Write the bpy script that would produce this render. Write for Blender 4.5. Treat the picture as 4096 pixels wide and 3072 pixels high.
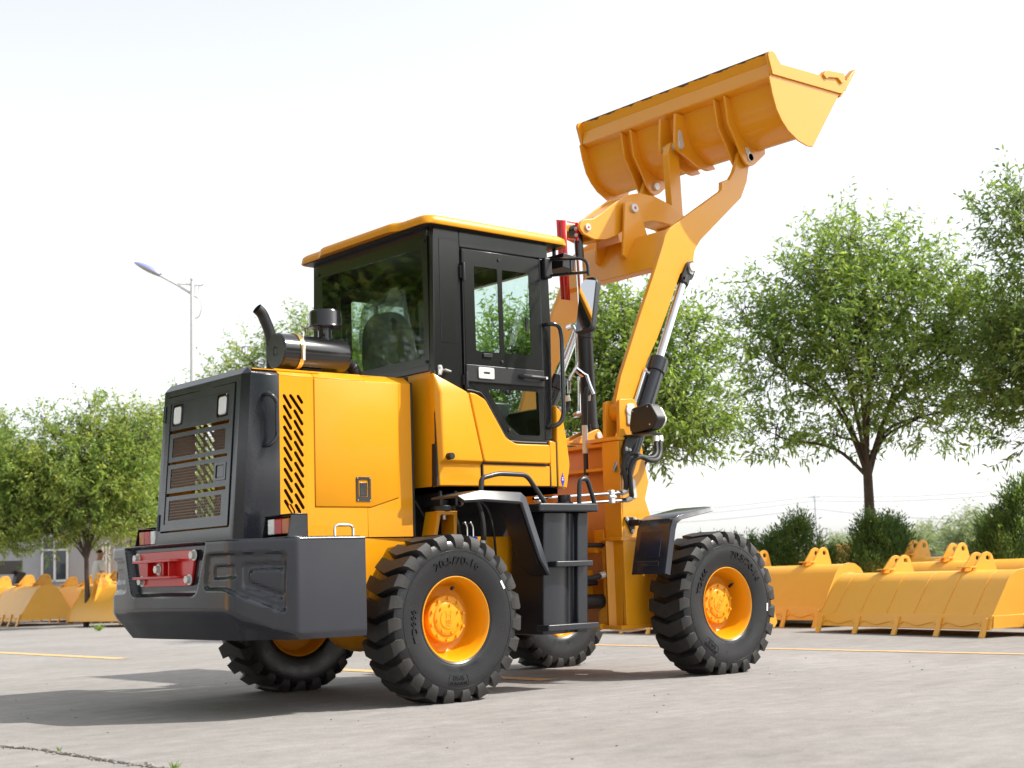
import bpy, bmesh, math, random
import numpy as np
from mathutils import Vector, Matrix, Quaternion
R = math.radians
SC = bpy.context.scene
for o in list(bpy.data.objects):
    bpy.data.objects.remove(o, do_unlink=True)
COL = SC.collection

# ------------------------------------------------------------------ camera
def cam_axes(yaw, pitch, roll):
    cy, sy, cp, sp = math.cos(yaw), math.sin(yaw), math.cos(pitch), math.sin(pitch)
    F = Vector((cp*cy, cp*sy, sp)); R0 = Vector((sy, -cy, 0)); U0 = R0.cross(F)
    c, s = math.cos(roll), math.sin(roll)
    return F, c*R0 + s*U0, -s*R0 + c*U0
CAMF, CAMR, CAMU = cam_axes(R(49.472), R(7.5446), R(-1.9400))
CAMP = Vector((-5.70689, -8.37342, 0.78596))
cd = bpy.data.cameras.new('camera'); cam = bpy.data.objects.new('camera', cd); COL.objects.link(cam)
m3 = Matrix((CAMR, CAMU, -CAMF)).transposed()
cam.matrix_world = Matrix.Translation(CAMP) @ m3.to_4x4()
cd.sensor_width = 36; cd.lens = 50.6085; cd.clip_start = 0.1; cd.clip_end = 2000
cd.dof.use_dof = True; cd.dof.focus_distance = 9.9; cd.dof.aperture_fstop = 3.2
SC.camera = cam

# ------------------------------------------------------------------ light
SUN = Vector((0.70, -0.62, 1.0)).normalized()
w = bpy.data.worlds.new('World'); SC.world = w; w.use_nodes = True
nt = w.node_tree; nt.nodes.clear()
sky = nt.nodes.new('ShaderNodeTexSky'); sky.sky_type = 'NISHITA'; sky.sun_disc = False
sky.sun_elevation = math.asin(SUN.z); sky.sun_rotation = math.atan2(SUN.x, SUN.y)
sky.altitude = 0; sky.air_density = 1.0; sky.dust_density = 1.5; sky.ozone_density = 1.0
hs = nt.nodes.new('ShaderNodeHueSaturation'); hs.inputs['Saturation'].default_value = 0.18; hs.inputs['Value'].default_value = 1.0
bg = nt.nodes.new('ShaderNodeBackground'); bg.inputs['Strength'].default_value = 0.15
wo = nt.nodes.new('ShaderNodeOutputWorld')
nt.links.new(sky.outputs['Color'], hs.inputs['Color']); nt.links.new(hs.outputs['Color'], bg.inputs['Color']); nt.links.new(bg.outputs['Background'], wo.inputs['Surface'])
sl = bpy.data.lights.new('sun', 'SUN'); sun = bpy.data.objects.new('sun', sl); COL.objects.link(sun)
sl.energy = 3.3; sl.angle = R(0.6); sl.color = (1.0, 0.95, 0.87)
sun.rotation_euler = (-SUN).to_track_quat('-Z', 'Y').to_euler()
sun.location = (20, -18, 30)
vs = SC.view_settings; vs.view_transform = 'Standard'; vs.look = 'None'; vs.exposure = 0.92; vs.gamma = 1.0; vs.use_curve_mapping = False
SC.render.engine = 'CYCLES'
try:
    SC.cycles.max_bounces = 8; SC.cycles.transparent_max_bounces = 16; SC.cycles.caustics_reflective = False; SC.cycles.caustics_refractive = False
except Exception:
    pass

# ------------------------------------------------------------------ helpers
def tag(o, label=None, cat=None, group=None, kind=None):
    if label: o['label'] = label
    if cat: o['category'] = cat
    if group: o['group'] = group
    if kind: o['kind'] = kind
    return o
def empty(name, loc, label, cat, group=None):
    o = bpy.data.objects.new(name, None); COL.objects.link(o); o.location = loc; o.empty_display_size = .3
    return tag(o, label, cat, group)
def at(sx, sy, D):                      # a point D metres in front of the camera along a viewing ray (placing far background by survey)
    f = 5758.12
    return CAMP + (CAMF + CAMR*((sx-2048)/f) - CAMU*((sy-1536)/f))*D
def ground_at(sx, sy, z=0.0):
    f = 5758.12
    d = CAMF + CAMR*((sx-2048)/f) - CAMU*((sy-1536)/f)
    return CAMP + d*((z-CAMP.z)/d.z)

def rnd(poly, r, n=4):                  # round the corners of a polygon
    out = []; N = len(poly)
    for i in range(N):
        p0 = Vector(poly[i-1]); p = Vector(poly[i]); p1 = Vector(poly[(i+1) % N])
        ri = r[i] if isinstance(r, (list, tuple)) else r
        a = (p0-p); b = (p1-p)
        la, lb = a.length, b.length
        if ri <= 0 or la < 1e-6 or lb < 1e-6: out.append(tuple(p)); continue
        t = min(ri, la*.48, lb*.48)
        A = p + a.normalized()*t; B = p + b.normalized()*t
        for k in range(n+1):
            s = k/n
            q = A*(1-s)**2 + p*2*s*(1-s) + B*s*s
            out.append((q.x, q.y))
    return out
def rect(a0, a1, b0, b1, r=0, n=4):
    p = [(a0, b0), (a1, b0), (a1, b1), (a0, b1)]
    return rnd(p, r, n) if r else p
def circ(cx, cy, r, n=16, a0=0):
    return [(cx+r*math.cos(a0+2*math.pi*i/n), cy+r*math.sin(a0+2*math.pi*i/n)) for i in range(n)]
def catmull(pts, n=6):
    P = [Vector(p) for p in pts]; out = []
    for i in range(len(P)-1):
        p0 = P[max(i-1, 0)]; p1 = P[i]; p2 = P[i+1]; p3 = P[min(i+2, len(P)-1)]
        for k in range(n):
            t = k/n
            out.append(.5*((2*p1)+(p2-p0)*t+(2*p0-5*p1+4*p2-p3)*t*t+(-p0+3*p1-3*p2+p3)*t**3))
    out.append(P[-1]); return out
def bend(pts, r, n=5):                  # round the bends of a 3D polyline
    P = [Vector(p) for p in pts]; out = [P[0]]
    for i in range(1, len(P)-1):
        a = P[i-1]-P[i]; b = P[i+1]-P[i]; t = min(r, a.length*.49, b.length*.49)
        A = P[i]+a.normalized()*t; B = P[i]+b.normalized()*t
        for k in range(n+1):
            s = k/n; out.append(A*(1-s)**2+P[i]*2*s*(1-s)+B*s*s)
    out.append(P[-1]); return out

class MB:
    def __init__(s): s.v = []; s.f = []; s.mi = []; s.m = 0
    def add(s, vs, fs):
        o = len(s.v); s.v += [tuple(v) for v in vs]; s.f += [tuple(i+o for i in f) for f in fs]; s.mi += [s.m]*len(fs); return s
    def box(s, x0, x1, y0, y1, z0, z1):
        vs = [(x, y, z) for x in (x0, x1) for y in (y0, y1) for z in (z0, z1)]
        return s.add(vs, [(0,1,3,2), (4,6,7,5), (0,4,5,1), (2,3,7,6), (0,2,6,4), (1,5,7,3)])
    def obox(s, c, size, M=None):
        a, b, d = [q/2 for q in size]; M = M or Matrix.Identity(3); c = Vector(c)
        vs = [c + M @ Vector((x, y, z)) for x in (-a, a) for y in (-b, b) for z in (-d, d)]
        return s.add(vs, [(0,1,3,2), (4,6,7,5), (0,4,5,1), (2,3,7,6), (0,2,6,4), (1,5,7,3)])
    def prism(s, poly, ax, a, b, holes=None):
        def P(p, t):
            return (t, p[0], p[1]) if ax == 'x' else (p[0], t, p[1]) if ax == 'y' else (p[0], p[1], t)
        if not holes:
            n = len(poly); vs = [P(p, a) for p in poly]+[P(p, b) for p in poly]
            return s.add(vs, [tuple(range(n)), tuple(range(2*n-1, n-1, -1))]+[(i, (i+1) % n, n+(i+1) % n, n+i) for i in range(n)])
        bm = bmesh.new(); loops = []
        for L in [poly]+list(holes):
            vv = [bm.verts.new((p[0], p[1], 0)) for p in L]; loops.append(vv)
            for i in range(len(vv)): bm.edges.new((vv[i], vv[(i+1) % len(vv)]))
        bmesh.ops.triangle_fill(bm, use_beauty=True, use_dissolve=False, edges=bm.edges[:], normal=(0, 0, 1))
        bm.verts.index_update(); n = len(bm.verts)
        vs = [P(v.co, a) for v in bm.verts]+[P(v.co, b) for v in bm.verts]
        fs = []
        for f in bm.faces:
            ix = [v.index for v in f.verts]; fs.append(tuple(ix)); fs.append(tuple(i+n for i in reversed(ix)))
        for vv in loops:
            k = len(vv)
            for i in range(k):
                p, q = vv[i].index, vv[(i+1) % k].index; fs.append((p, q, q+n, p+n))
        bm.free(); return s.add(vs, fs)
    def tube(s, pts, r, n=10, caps=True, closed=False):
        P = [Vector(p) for p in pts]; N = len(P)
        rr = r if isinstance(r, (list, tuple)) else [r]*N
        T = []
        for i in range(N):
            if closed: t = P[(i+1) % N]-P[i-1]
            else: t = P[min(i+1, N-1)]-P[max(i-1, 0)]
            T.append(t.normalized() if t.length > 1e-9 else Vector((0, 0, 1)))
        up = Vector((0, 0, 1)) if abs(T[0].z) < .9 else Vector((1, 0, 0))
        u = T[0].cross(up).normalized(); vs = []
        for i in range(N):
            if i:
                ax = T[i-1].cross(T[i])
                if ax.length > 1e-8: u = Quaternion(ax.normalized(), T[i-1].angle(T[i])) @ u
                u = (u-T[i]*u.dot(T[i])).normalized()
            w_ = T[i].cross(u)
            for k in range(n):
                a = 2*math.pi*k/n; vs.append(P[i]+(u*math.cos(a)+w_*math.sin(a))*rr[i])
        fs = []
        for i in range(N if closed else N-1):
            j = (i+1) % N
            for k in range(n):
                k2 = (k+1) % n; fs.append((i*n+k, i*n+k2, j*n+k2, j*n+k))
        if caps and not closed: fs += [tuple(range(n-1, -1, -1)), tuple((N-1)*n+k for k in range(n))]
        return s.add(vs, fs)
    def cyl(s, p, q, r, n=16, r2=None): return s.tube([p, q], [r, r if r2 is None else r2], n)
    def lathe(s, prof, o, axis, n=24, close=True):        # prof: (radius, distance along axis)
        A = Vector(axis).normalized(); up = Vector((0, 0, 1)) if abs(A.z) < .9 else Vector((1, 0, 0))
        u = A.cross(up).normalized(); w_ = A.cross(u); o = Vector(o); vs = []; m = len(prof)
        for i in range(n):
            a = 2*math.pi*i/n; d = u*math.cos(a)+w_*math.sin(a)
            for (r, h) in prof: vs.append(o+A*h+d*max(r, 1e-5))
        fs = []
        for i in range(n):
            j = (i+1) % n
            for k in range(m-1): fs.append((i*m+k, i*m+k+1, j*m+k+1, j*m+k))
        return s.add(vs, fs)
    def bolt(s, p, d, r=.016, h=.014, washer=True):
        p = Vector(p); d = Vector(d).normalized()
        if washer: s.tube([p-d*.002, p+d*.004], r*1.35, 14)
        s.tube([p, p+d*h], r, 6); return s
    def map(s, fn): s.v = [tuple(fn(*v)) for v in s.v]; return s
    def mirror(s):                                            # add the mirror image across y = 0
        n = len(s.v); s.v += [(x, -y, z) for x, y, z in s.v]; s.f += [tuple(i+n for i in reversed(f)) for f in s.f]; s.mi += s.mi[:]; return s
    def flipy(s): s.v = [(x, -y, z) for x, y, z in s.v]; s.f = [tuple(reversed(f)) for f in s.f]; return s
    def mesh(s, name, mats, recalc=True, smooth=35):
        me = bpy.data.meshes.new(name); me.from_pydata(s.v, [], s.f)
        for m_ in (mats if isinstance(mats, (list, tuple)) else [mats]): me.materials.append(m_)
        if len(set(s.mi)) > 1 or (s.mi and s.mi[0]): me.polygons.foreach_set('material_index', s.mi)
        if recalc:
            bm = bmesh.new(); bm.from_mesh(me); bmesh.ops.recalc_face_normals(bm, faces=bm.faces); bm.to_mesh(me); bm.free()
        if smooth:
            me.polygons.foreach_set('use_smooth', [True]*len(me.polygons)); me.set_sharp_from_angle(angle=R(smooth))
        me.update(); return me
def obj(name, mb, mats, parent=None, bevel=0, seg=2, smooth=35, recalc=True, solid=0, loc=None, label=None, bang=30):
    me = mb.mesh(name, mats, recalc, smooth) if isinstance(mb, MB) else mb
    o = bpy.data.objects.new(name, me); COL.objects.link(o)
    if loc is not None: o.location = loc
    if parent is not None:
        o.parent = parent
        if loc is None:
            if parent.parent is not None: o.matrix_parent_inverse = (Matrix.Translation(parent.parent.location) @ parent.matrix_parent_inverse @ parent.matrix_basis).inverted()
            else: o.matrix_parent_inverse = Matrix.Translation(parent.location).inverted()
    if solid:
        md = o.modifiers.new('solid', 'SOLIDIFY'); md.thickness = abs(solid); md.offset = -1 if solid > 0 else 1
    if bevel:
        md = o.modifiers.new('bevel', 'BEVEL'); md.width = bevel; md.segments = seg; md.limit_method = 'ANGLE'; md.angle_limit = R(bang); md.harden_normals = False
    if label: o['label'] = label
    return o
def copy_tree(o, parent=None):
    c = o.copy(); COL.objects.link(c)
    if parent is not None: c.parent = parent
    for ch in list(o.children): copy_tree(ch, c)
    return c

# ------------------------------------------------------------------ materials
def N(t, typ, **kw):
    n = t.nodes.new(typ)
    for k, v in kw.items():
        if k in n.inputs: n.inputs[k].default_value = v
        else: setattr(n, k, v)
    return n
def mat(name, col, rough=.5, metal=0.0, coat=0.0, bump=None, var=None, rvar=0.0, spec=.5, trans=0.0, alpha=1.0, emit=None):
    m_ = bpy.data.materials.new(name); m_.use_nodes = True; t = m_.node_tree; b = t.nodes['Principled BSDF']
    b.inputs['Base Color'].default_value = (*col, 1); b.inputs['Roughness'].default_value = rough; b.inputs['Metallic'].default_value = metal
    b.inputs['Coat Weight'].default_value = coat; b.inputs['Coat Roughness'].default_value = .08; b.inputs['Specular IOR Level'].default_value = spec
    b.inputs['Transmission Weight'].default_value = trans; b.inputs['Alpha'].default_value = alpha
    if emit: b.inputs['Emission Color'].default_value = (*emit[0], 1); b.inputs['Emission Strength'].default_value = emit[1]
    tc = N(t, 'ShaderNodeTexCoord')
    if var:                              # uneven colour: (scale, amount, second colour)
        nz = N(t, 'ShaderNodeTexNoise', Scale=var[0], Detail=5.0, Roughness=.6); t.links.new(tc.outputs['Object'], nz.inputs['Vector'])
        cr = N(t, 'ShaderNodeValToRGB'); cr.color_ramp.elements[0].position = .42; cr.color_ramp.elements[1].position = .72
        cr.color_ramp.elements[0].color = (0, 0, 0, 1); cr.color_ramp.elements[1].color = (var[1],)*3+(1,)
        mx = N(t, 'ShaderNodeMix', data_type='RGBA'); mx.inputs[6].default_value = (*col, 1); mx.inputs[7].default_value = (*var[2], 1)
        t.links.new(nz.outputs['Fac'], cr.inputs['Fac']); t.links.new(cr.outputs['Color'], mx.inputs[0]); t.links.new(mx.outputs[2], b.inputs['Base Color'])
    if rvar:
        nr = N(t, 'ShaderNodeTexNoise', Scale=9.0, Detail=4.0); t.links.new(tc.outputs['Object'], nr.inputs['Vector'])
        mr = N(t, 'ShaderNodeMapRange'); mr.inputs[1].default_value = .3; mr.inputs[2].default_value = .7; mr.inputs[3].default_value = rough-rvar; mr.inputs[4].default_value = rough+rvar
        t.links.new(nr.outputs['Fac'], mr.inputs[0]); t.links.new(mr.outputs[0], b.inputs['Roughness'])
    if bump:                             # (scale, strength)
        nb = N(t, 'ShaderNodeTexNoise', Scale=bump[0], Detail=2.0); t.links.new(tc.outputs['Object'], nb.inputs['Vector'])
        bn = N(t, 'ShaderNodeBump', Strength=bump[1], Distance=.01); t.links.new(nb.outputs['Fac'], bn.inputs['Height']); t.links.new(bn.outputs['Normal'], b.inputs['Normal'])
        if coat: t.links.new(bn.outputs['Normal'], b.inputs['Coat Normal'])
    return m_
def glass(name, tint, gloss=.03, ior=1.5, film=0.0):
    m_ = bpy.data.materials.new(name); m_.use_nodes = True; t = m_.node_tree; t.nodes.clear()
    tr = N(t, 'ShaderNodeBsdfTransparent'); tr.inputs['Color'].default_value = (*tint, 1)
    gl = N(t, 'ShaderNodeBsdfGlossy'); gl.inputs['Roughness'].default_value = gloss; gl.inputs['Color'].default_value = (1, 1, 1, 1)
    lw = N(t, 'ShaderNodeLayerWeight', Blend=.5); pw = N(t, 'ShaderNodeMath', operation='POWER'); pw.inputs[1].default_value = 5.0; t.links.new(lw.outputs['Facing'], pw.inputs[0])
    f0 = ((ior-1)/(ior+1))**2; fr = N(t, 'ShaderNodeMath', operation='MULTIPLY_ADD'); fr.inputs[1].default_value = 1-f0; fr.inputs[2].default_value = f0; t.links.new(pw.outputs[0], fr.inputs[0]); mx = N(t, 'ShaderNodeMixShader'); out = N(t, 'ShaderNodeOutputMaterial')
    src = fr.outputs[0]
    if film:
        tc = N(t, 'ShaderNodeTexCoord'); nb = N(t, 'ShaderNodeTexNoise', Scale=14.0, Detail=5.0, Roughness=.65); t.links.new(tc.outputs['Object'], nb.inputs['Vector'])
        bn = N(t, 'ShaderNodeBump', Strength=film, Distance=.05); t.links.new(nb.outputs['Fac'], bn.inputs['Height'])
        t.links.new(bn.outputs['Normal'], gl.inputs['Normal']); t.links.new(bn.outputs['Normal'], lw.inputs['Normal'])
    tsrc = tr.outputs[0]
    if film:
        df = N(t, 'ShaderNodeBsdfTranslucent'); df.inputs['Color'].default_value = (.75, .8, .78, 1); d2 = N(t, 'ShaderNodeBsdfDiffuse'); d2.inputs['Color'].default_value = (.75, .8, .78, 1); m1 = N(t, 'ShaderNodeMixShader'); m1.inputs[0].default_value = .5
        t.links.new(df.outputs[0], m1.inputs[1]); t.links.new(d2.outputs[0], m1.inputs[2]); m2 = N(t, 'ShaderNodeMixShader'); m2.inputs[0].default_value = .22; t.links.new(tsrc, m2.inputs[1]); t.links.new(m1.outputs[0], m2.inputs[2]); tsrc = m2.outputs[0]
    t.links.new(src, mx.inputs[0]); t.links.new(tsrc, mx.inputs[1]); t.links.new(gl.outputs[0], mx.inputs[2]); t.links.new(mx.outputs[0], out.inputs['Surface'])
    return m_
YEL = (0.74, 0.300, 0.004)
MT = {}
MT['yellow'] = mat('loader yellow paint', YEL, .36, coat=.10, bump=(420, .012), var=(3.0, .12, (.67, .26, .006)), rvar=.05, spec=.32)
MT['yellow_boom'] = mat('boom yellow paint', (.74, .315, .010), .34, coat=.35, bump=(300, .02), var=(3.0, .14, (.66, .27, .010)), rvar=.06)
MT['yellow_matt'] = mat('yellow steel paint', (.74, .310, .008), .38, coat=.2, bump=(160, .03), var=(5.0, .25, (.66, .27, .012)), rvar=.06)
MT['yellow_bucket'] = mat('background bucket paint', (.80, .405, .050), .46, coat=.12, bump=(90, .03), var=(4.0, .25, (.70, .34, .04)), rvar=.06)
MT['grey'] = mat('dark grey gloss paint', (.0135, .0155, .0205), .20, coat=.2, bump=(170, .03), var=(30, .25, (.021, .023, .029)), rvar=.03)
MT['grey_satin'] = mat('dark grey satin paint', (.0145, .0165, .0215), .34, coat=.05, bump=(170, .04), var=(30, .3, (.023, .025, .031)), rvar=.05)
MT['bumper'] = mat('dark grey bumper plastic', (.020, .022, .030), .20, coat=.2, bump=(12, .012), var=(60, .3, (.024, .0255, .032)), rvar=.03)
MT['black'] = mat('black gloss paint', (.011, .011, .012), .20, coat=.4, bump=(120, .03))
MT['satin'] = mat('satin black', (.014, .014, .015), .42, bump=(300, .05))
MT['rubber'] = mat('black rubber', (.012, .012, .0125), .55, bump=(200, .08))
MT['tyre'] = mat('tyre rubber', (.0075, .0078, .0095), .33, bump=(90, .05), var=(7, .5, (.013, .0128, .0135)), rvar=.08)
MT['tread'] = mat('dusty tread rubber', (.0165, .0152, .0142), .60, bump=(70, .12), var=(9, .7, (.033, .029, .025)), rvar=.05)
MT['chrome'] = mat('chrome rod', (.72, .73, .75), .10, metal=1)
MT['zinc'] = mat('zinc plated steel', (.62, .62, .60), .38, metal=.35, bump=(90, .05))
MT['brass'] = mat('yellow zinc', (.80, .55, .20), .25, metal=1)
MT['red'] = mat('red paint', (.52, .010, .008), .22, coat=.25, bump=(80, .03))
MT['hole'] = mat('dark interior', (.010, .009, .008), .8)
MT['brown'] = mat('radiator core', (.10, .045, .015), .7, var=(40, .5, (.05, .02, .01)))
MT['glass'] = glass('green tinted glass', (.90, .955, .93))
MT['glass_rear'] = glass('rear window glass', (.80, .875, .84), ior=1.45)
MT['film'] = glass('clear plastic film', (.86, .90, .88), .14, 1.6, film=.9)
MT['mirror'] = mat('mirror glass', (.9, .92, .93), .02, metal=1)
MT['lens'] = mat('clear lamp lens', (.80, .82, .82), .12, coat=.5, bump=(60, .3))
MT['lens_red'] = mat('red lamp lens', (.50, .006, .006), .22, coat=.15, bump=(110, .2), spec=.35)
MT['lens_amber'] = mat('amber lamp lens', (.52, .13, .006), .22, coat=.15, bump=(110, .2), spec=.35)
MT['seat'] = mat('dark seat fabric', (.03, .032, .03), .7)
MT['white_plastic'] = mat('white label', (.75, .75, .73), .5)
MT['blue'] = mat('blue valve paint', (.01, .05, .30), .4)
# ================================================================== the setting: ground
def ground_material():
    m_ = bpy.data.materials.new('worn concrete'); m_.use_nodes = True; t = m_.node_tree; b = t.nodes['Principled BSDF']; L = t.links.new
    tc = N(t, 'ShaderNodeTexCoord')
    n1 = N(t, 'ShaderNodeTexNoise', Scale=.35, Detail=6.0, Roughness=.6); L(tc.outputs['Object'], n1.inputs['Vector'])
    mp = N(t, 'ShaderNodeMapping'); mp.inputs['Scale'].default_value = (1.0, 3.2, 1); mp.inputs['Rotation'].default_value = (0, 0, R(-49))
    L(tc.outputs['Object'], mp.inputs['Vector'])
    n2 = N(t, 'ShaderNodeTexNoise', Scale=1.6, Detail=10.0, Roughness=.72); L(mp.outputs[0], n2.inputs['Vector'])
    n3 = N(t, 'ShaderNodeTexNoise', Scale=75.0, Detail=8.0, Roughness=.8); L(tc.outputs['Object'], n3.inputs['Vector'])
    vo = N(t, 'ShaderNodeTexVoronoi', Scale=38.0); L(tc.outputs['Object'], vo.inputs['Vector'])
    def ramp(src, p0, c0, p1, c1):
        r = N(t, 'ShaderNodeValToRGB'); e = r.color_ramp.elements; e[0].position = p0; e[0].color = c0; e[1].position = p1; e[1].color = c1; L(src, r.inputs['Fac']); return r.outputs['Color']
    c = ramp(n1.outputs['Fac'], .32, (.262, .246, .233, 1), .72, (.335, .322, .312, 1))
    s = ramp(n2.outputs['Fac'], .28, (.80, .80, .81, 1), .64, (1.05, 1.045, 1.04, 1))
    f = ramp(n3.outputs['Fac'], .30, (.70, .70, .70, 1), .70, (1.20, 1.20, 1.20, 1))
    g = ramp(vo.outputs['Distance'], .02, (.55, .54, .52, 1), .10, (1, 1, 1, 1))
    def mul(a, bb, fac=1.0):
        x = N(t, 'ShaderNodeMix', data_type='RGBA', blend_type='MULTIPLY'); x.inputs[0].default_value = fac; L(a, x.inputs[6]); L(bb, x.inputs[7]); return x.outputs[2]
    mp2 = N(t, 'ShaderNodeMapping'); mp2.inputs['Scale'].default_value = (.35, 6.0, 1); mp2.inputs['Rotation'].default_value = (0, 0, R(-38)); L(tc.outputs['Object'], mp2.inputs['Vector'])
    n5 = N(t, 'ShaderNodeTexNoise', Scale=3.0, Detail=9.0, Roughness=.75); L(mp2.outputs[0], n5.inputs['Vector'])
    sc_ = ramp(n5.outputs['Fac'], .60, (1, 1, 1, 1), .69, (.62, .60, .58, 1))
    n6 = N(t, 'ShaderNodeTexNoise', Scale=7.0, Detail=10.0, Roughness=.8); L(tc.outputs['Object'], n6.inputs['Vector'])
    mo = ramp(n6.outputs['Fac'], .34, (.82, .82, .82, 1), .66, (1.10, 1.10, 1.10, 1))
    L(mul(mul(mul(mul(mul(c, s), f), g, .35), mo), sc_, .8), b.inputs['Base Color'])
    b.inputs['Roughness'].default_value = .82; b.inputs['Specular IOR Level'].default_value = .25
    bn = N(t, 'ShaderNodeBump', Strength=.35, Distance=.006); L(n3.outputs['Fac'], bn.inputs['Height'])
    bn2 = N(t, 'ShaderNodeBump', Strength=.25, Distance=.02); L(n2.outputs['Fac'], bn2.inputs['Height']); L(bn.outputs['Normal'], bn2.inputs['Normal']); L(bn2.outputs['Normal'], b.inputs['Normal'])
    return m_
MT['concrete'] = ground_material()
g = MB(); g.add([(-160, -160, 0), (260, -160, 0), (260, 260, 0), (-160, 260, 0)], [(0, 1, 2, 3)])
tag(obj('ground', g, MT['concrete'], recalc=False, smooth=0), kind='structure')

def line_material():
    m_ = bpy.data.materials.new('worn yellow line paint'); m_.use_nodes = True; t = m_.node_tree; b = t.nodes['Principled BSDF']; L = t.links.new
    tc = N(t, 'ShaderNodeTexCoord'); nz = N(t, 'ShaderNodeTexNoise', Scale=26.0, Detail=7.0, Roughness=.75); L(tc.outputs['Object'], nz.inputs['Vector'])
    r = N(t, 'ShaderNodeValToRGB'); e = r.color_ramp.elements; e[0].position = .36; e[0].color = (.34, .28, .21, 1); e[1].position = .56; e[1].color = (.74, .42, .13, 1)
    L(nz.outputs['Fac'], r.inputs['Fac']); L(r.outputs['Color'], b.inputs['Base Color']); b.inputs['Roughness'].default_value = .8
    return m_
MT['line'] = line_material()
rs = random.Random(5)
def strip(x, y0, y1, wd, z, n):
    mb = MB(); vs = []
    for i in range(n+1):
        y = y0+(y1-y0)*i/n; vs += [(x-wd/2+rs.uniform(-.006, .006), y, z), (x+wd/2+rs.uniform(-.006, .006), y, z)]
    return mb.add(vs, [(2*i, 2*i+1, 2*i+3, 2*i+2) for i in range(n)])
for x, y0, y1 in ((1.52, -.23, 2.7), (1.52, 6.95, 26), (5.2, -6.5, 7)):
    tag(obj('painted_line', strip(x, y0, y1, .17 if x < 3 else .12, .004, 160), MT['line'], recalc=False, smooth=0), kind='structure')
# the open joint between two slabs in the foreground, its broken edges and the weeds in it
jx = []
mb = MB(); n = 150; y0, y1 = -7.0, 3.0
for i in range(n+1):
    y = y0+(y1-y0)*i/n; x = -2.74+.03*math.sin(y*1.3)+rs.uniform(-.008, .008)
    if y > -1.2: x -= (y+1.2)*.22
    wd = .010+.010*abs(math.sin(y*3.1+.7))+rs.uniform(-.004, .008); jx.append((x, y)); mb.v += [(x-wd, y, .003), (x+wd, y, .003)]
mb.f = [(2*i, 2*i+1, 2*i+3, 2*i+2) for i in range(n)]; mb.mi = [0]*n
tag(obj('slab_joint', mb, mat('joint dirt', (.045, .040, .034), .95, bump=(80, .8), var=(40, .6, (.12, .105, .09))), recalc=False, smooth=0), kind='structure')
mb = MB()
for i in range(700):                    # broken concrete crumbs along the joint
    x, y = jx[rs.randrange(n)]; x += rs.gauss(0, .022); y += rs.uniform(-.04, .04); q = rs.uniform(.003, .008)
    mb.obox((x, y, q*.5), (q*2, q*1.6, q), Matrix.Rotation(rs.uniform(0, 3), 3, 'Z') @ Matrix.Rotation(rs.uniform(-.4, .4), 3, 'X'))
tag(obj('concrete_crumbs', mb, mat('concrete crumbs', (.26, .24, .22), .9), smooth=0), 'small broken concrete crumbs lying along the open slab joint', 'rubble', kind='stuff')
mb = MB()
for i in range(260):                    # loose grit over the yard
    x = rs.uniform(-3.4, 4.5); y = rs.uniform(-4, 4); q = rs.choice((.002, .0025, .003, .005)) * rs.uniform(.7, 1.3)
    mb.obox((x, y, q*.4), (q*2, q*1.5, q), Matrix.Rotation(rs.uniform(0, 3), 3, 'Z'))
tag(obj('loose_grit', mb, mat('grit', (.20, .185, .17), .9), smooth=0), 'loose dark grit scattered over the concrete yard', 'grit', kind='stuff')

# ================================================================== the wheel loader
LD = empty('wheel_loader', (1.3, 0, 0), 'yellow and black articulated wheel loader with its bucket raised high', 'wheel loader')
def P(name, mb, m_, parent=None, **k):
    return obj(name, mb, MT[m_] if isinstance(m_, str) else [MT[q] for q in m_], parent or LD, **k)

# ---- wheels
def text_mesh(s, size, ext=.004):
    cu = bpy.data.curves.new('t', 'FONT'); cu.body = s; cu.size = size; cu.extrude = ext; cu.align_x = 'CENTER'; cu.resolution_u = 3
    o = bpy.data.objects.new('t', cu); COL.objects.link(o); bpy.context.view_layer.update()
    me = bpy.data.meshes.new_from_object(o.evaluated_get(bpy.context.evaluated_depsgraph_get()))
    v = [tuple(q.co) for q in me.vertices]; f = [tuple(p.vertices) for p in me.polygons]
    bpy.data.objects.remove(o); bpy.data.curves.remove(cu); bpy.data.meshes.remove(me); return v, f
TP = [(.262, -.138), (.272, -.150), (.300, -.160), (.345, -.168), (.40, -.172), (.445, -.169), (.475, -.162), (.492, -.152), (.499, -.130), (.502, -.06), (.503, 0)]
def side_y(r):                          # bulge of the sidewall at a radius
    for (r0, a), (r1, b_) in zip(TP[:-1], TP[1:]):
        if r0 <= r <= r1: return a+(b_-a)*(r-r0)/(r1-r0)
    return TP[0][1]
def polar(th, r, y): return (r*math.cos(th), y, r*math.sin(th))
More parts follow.
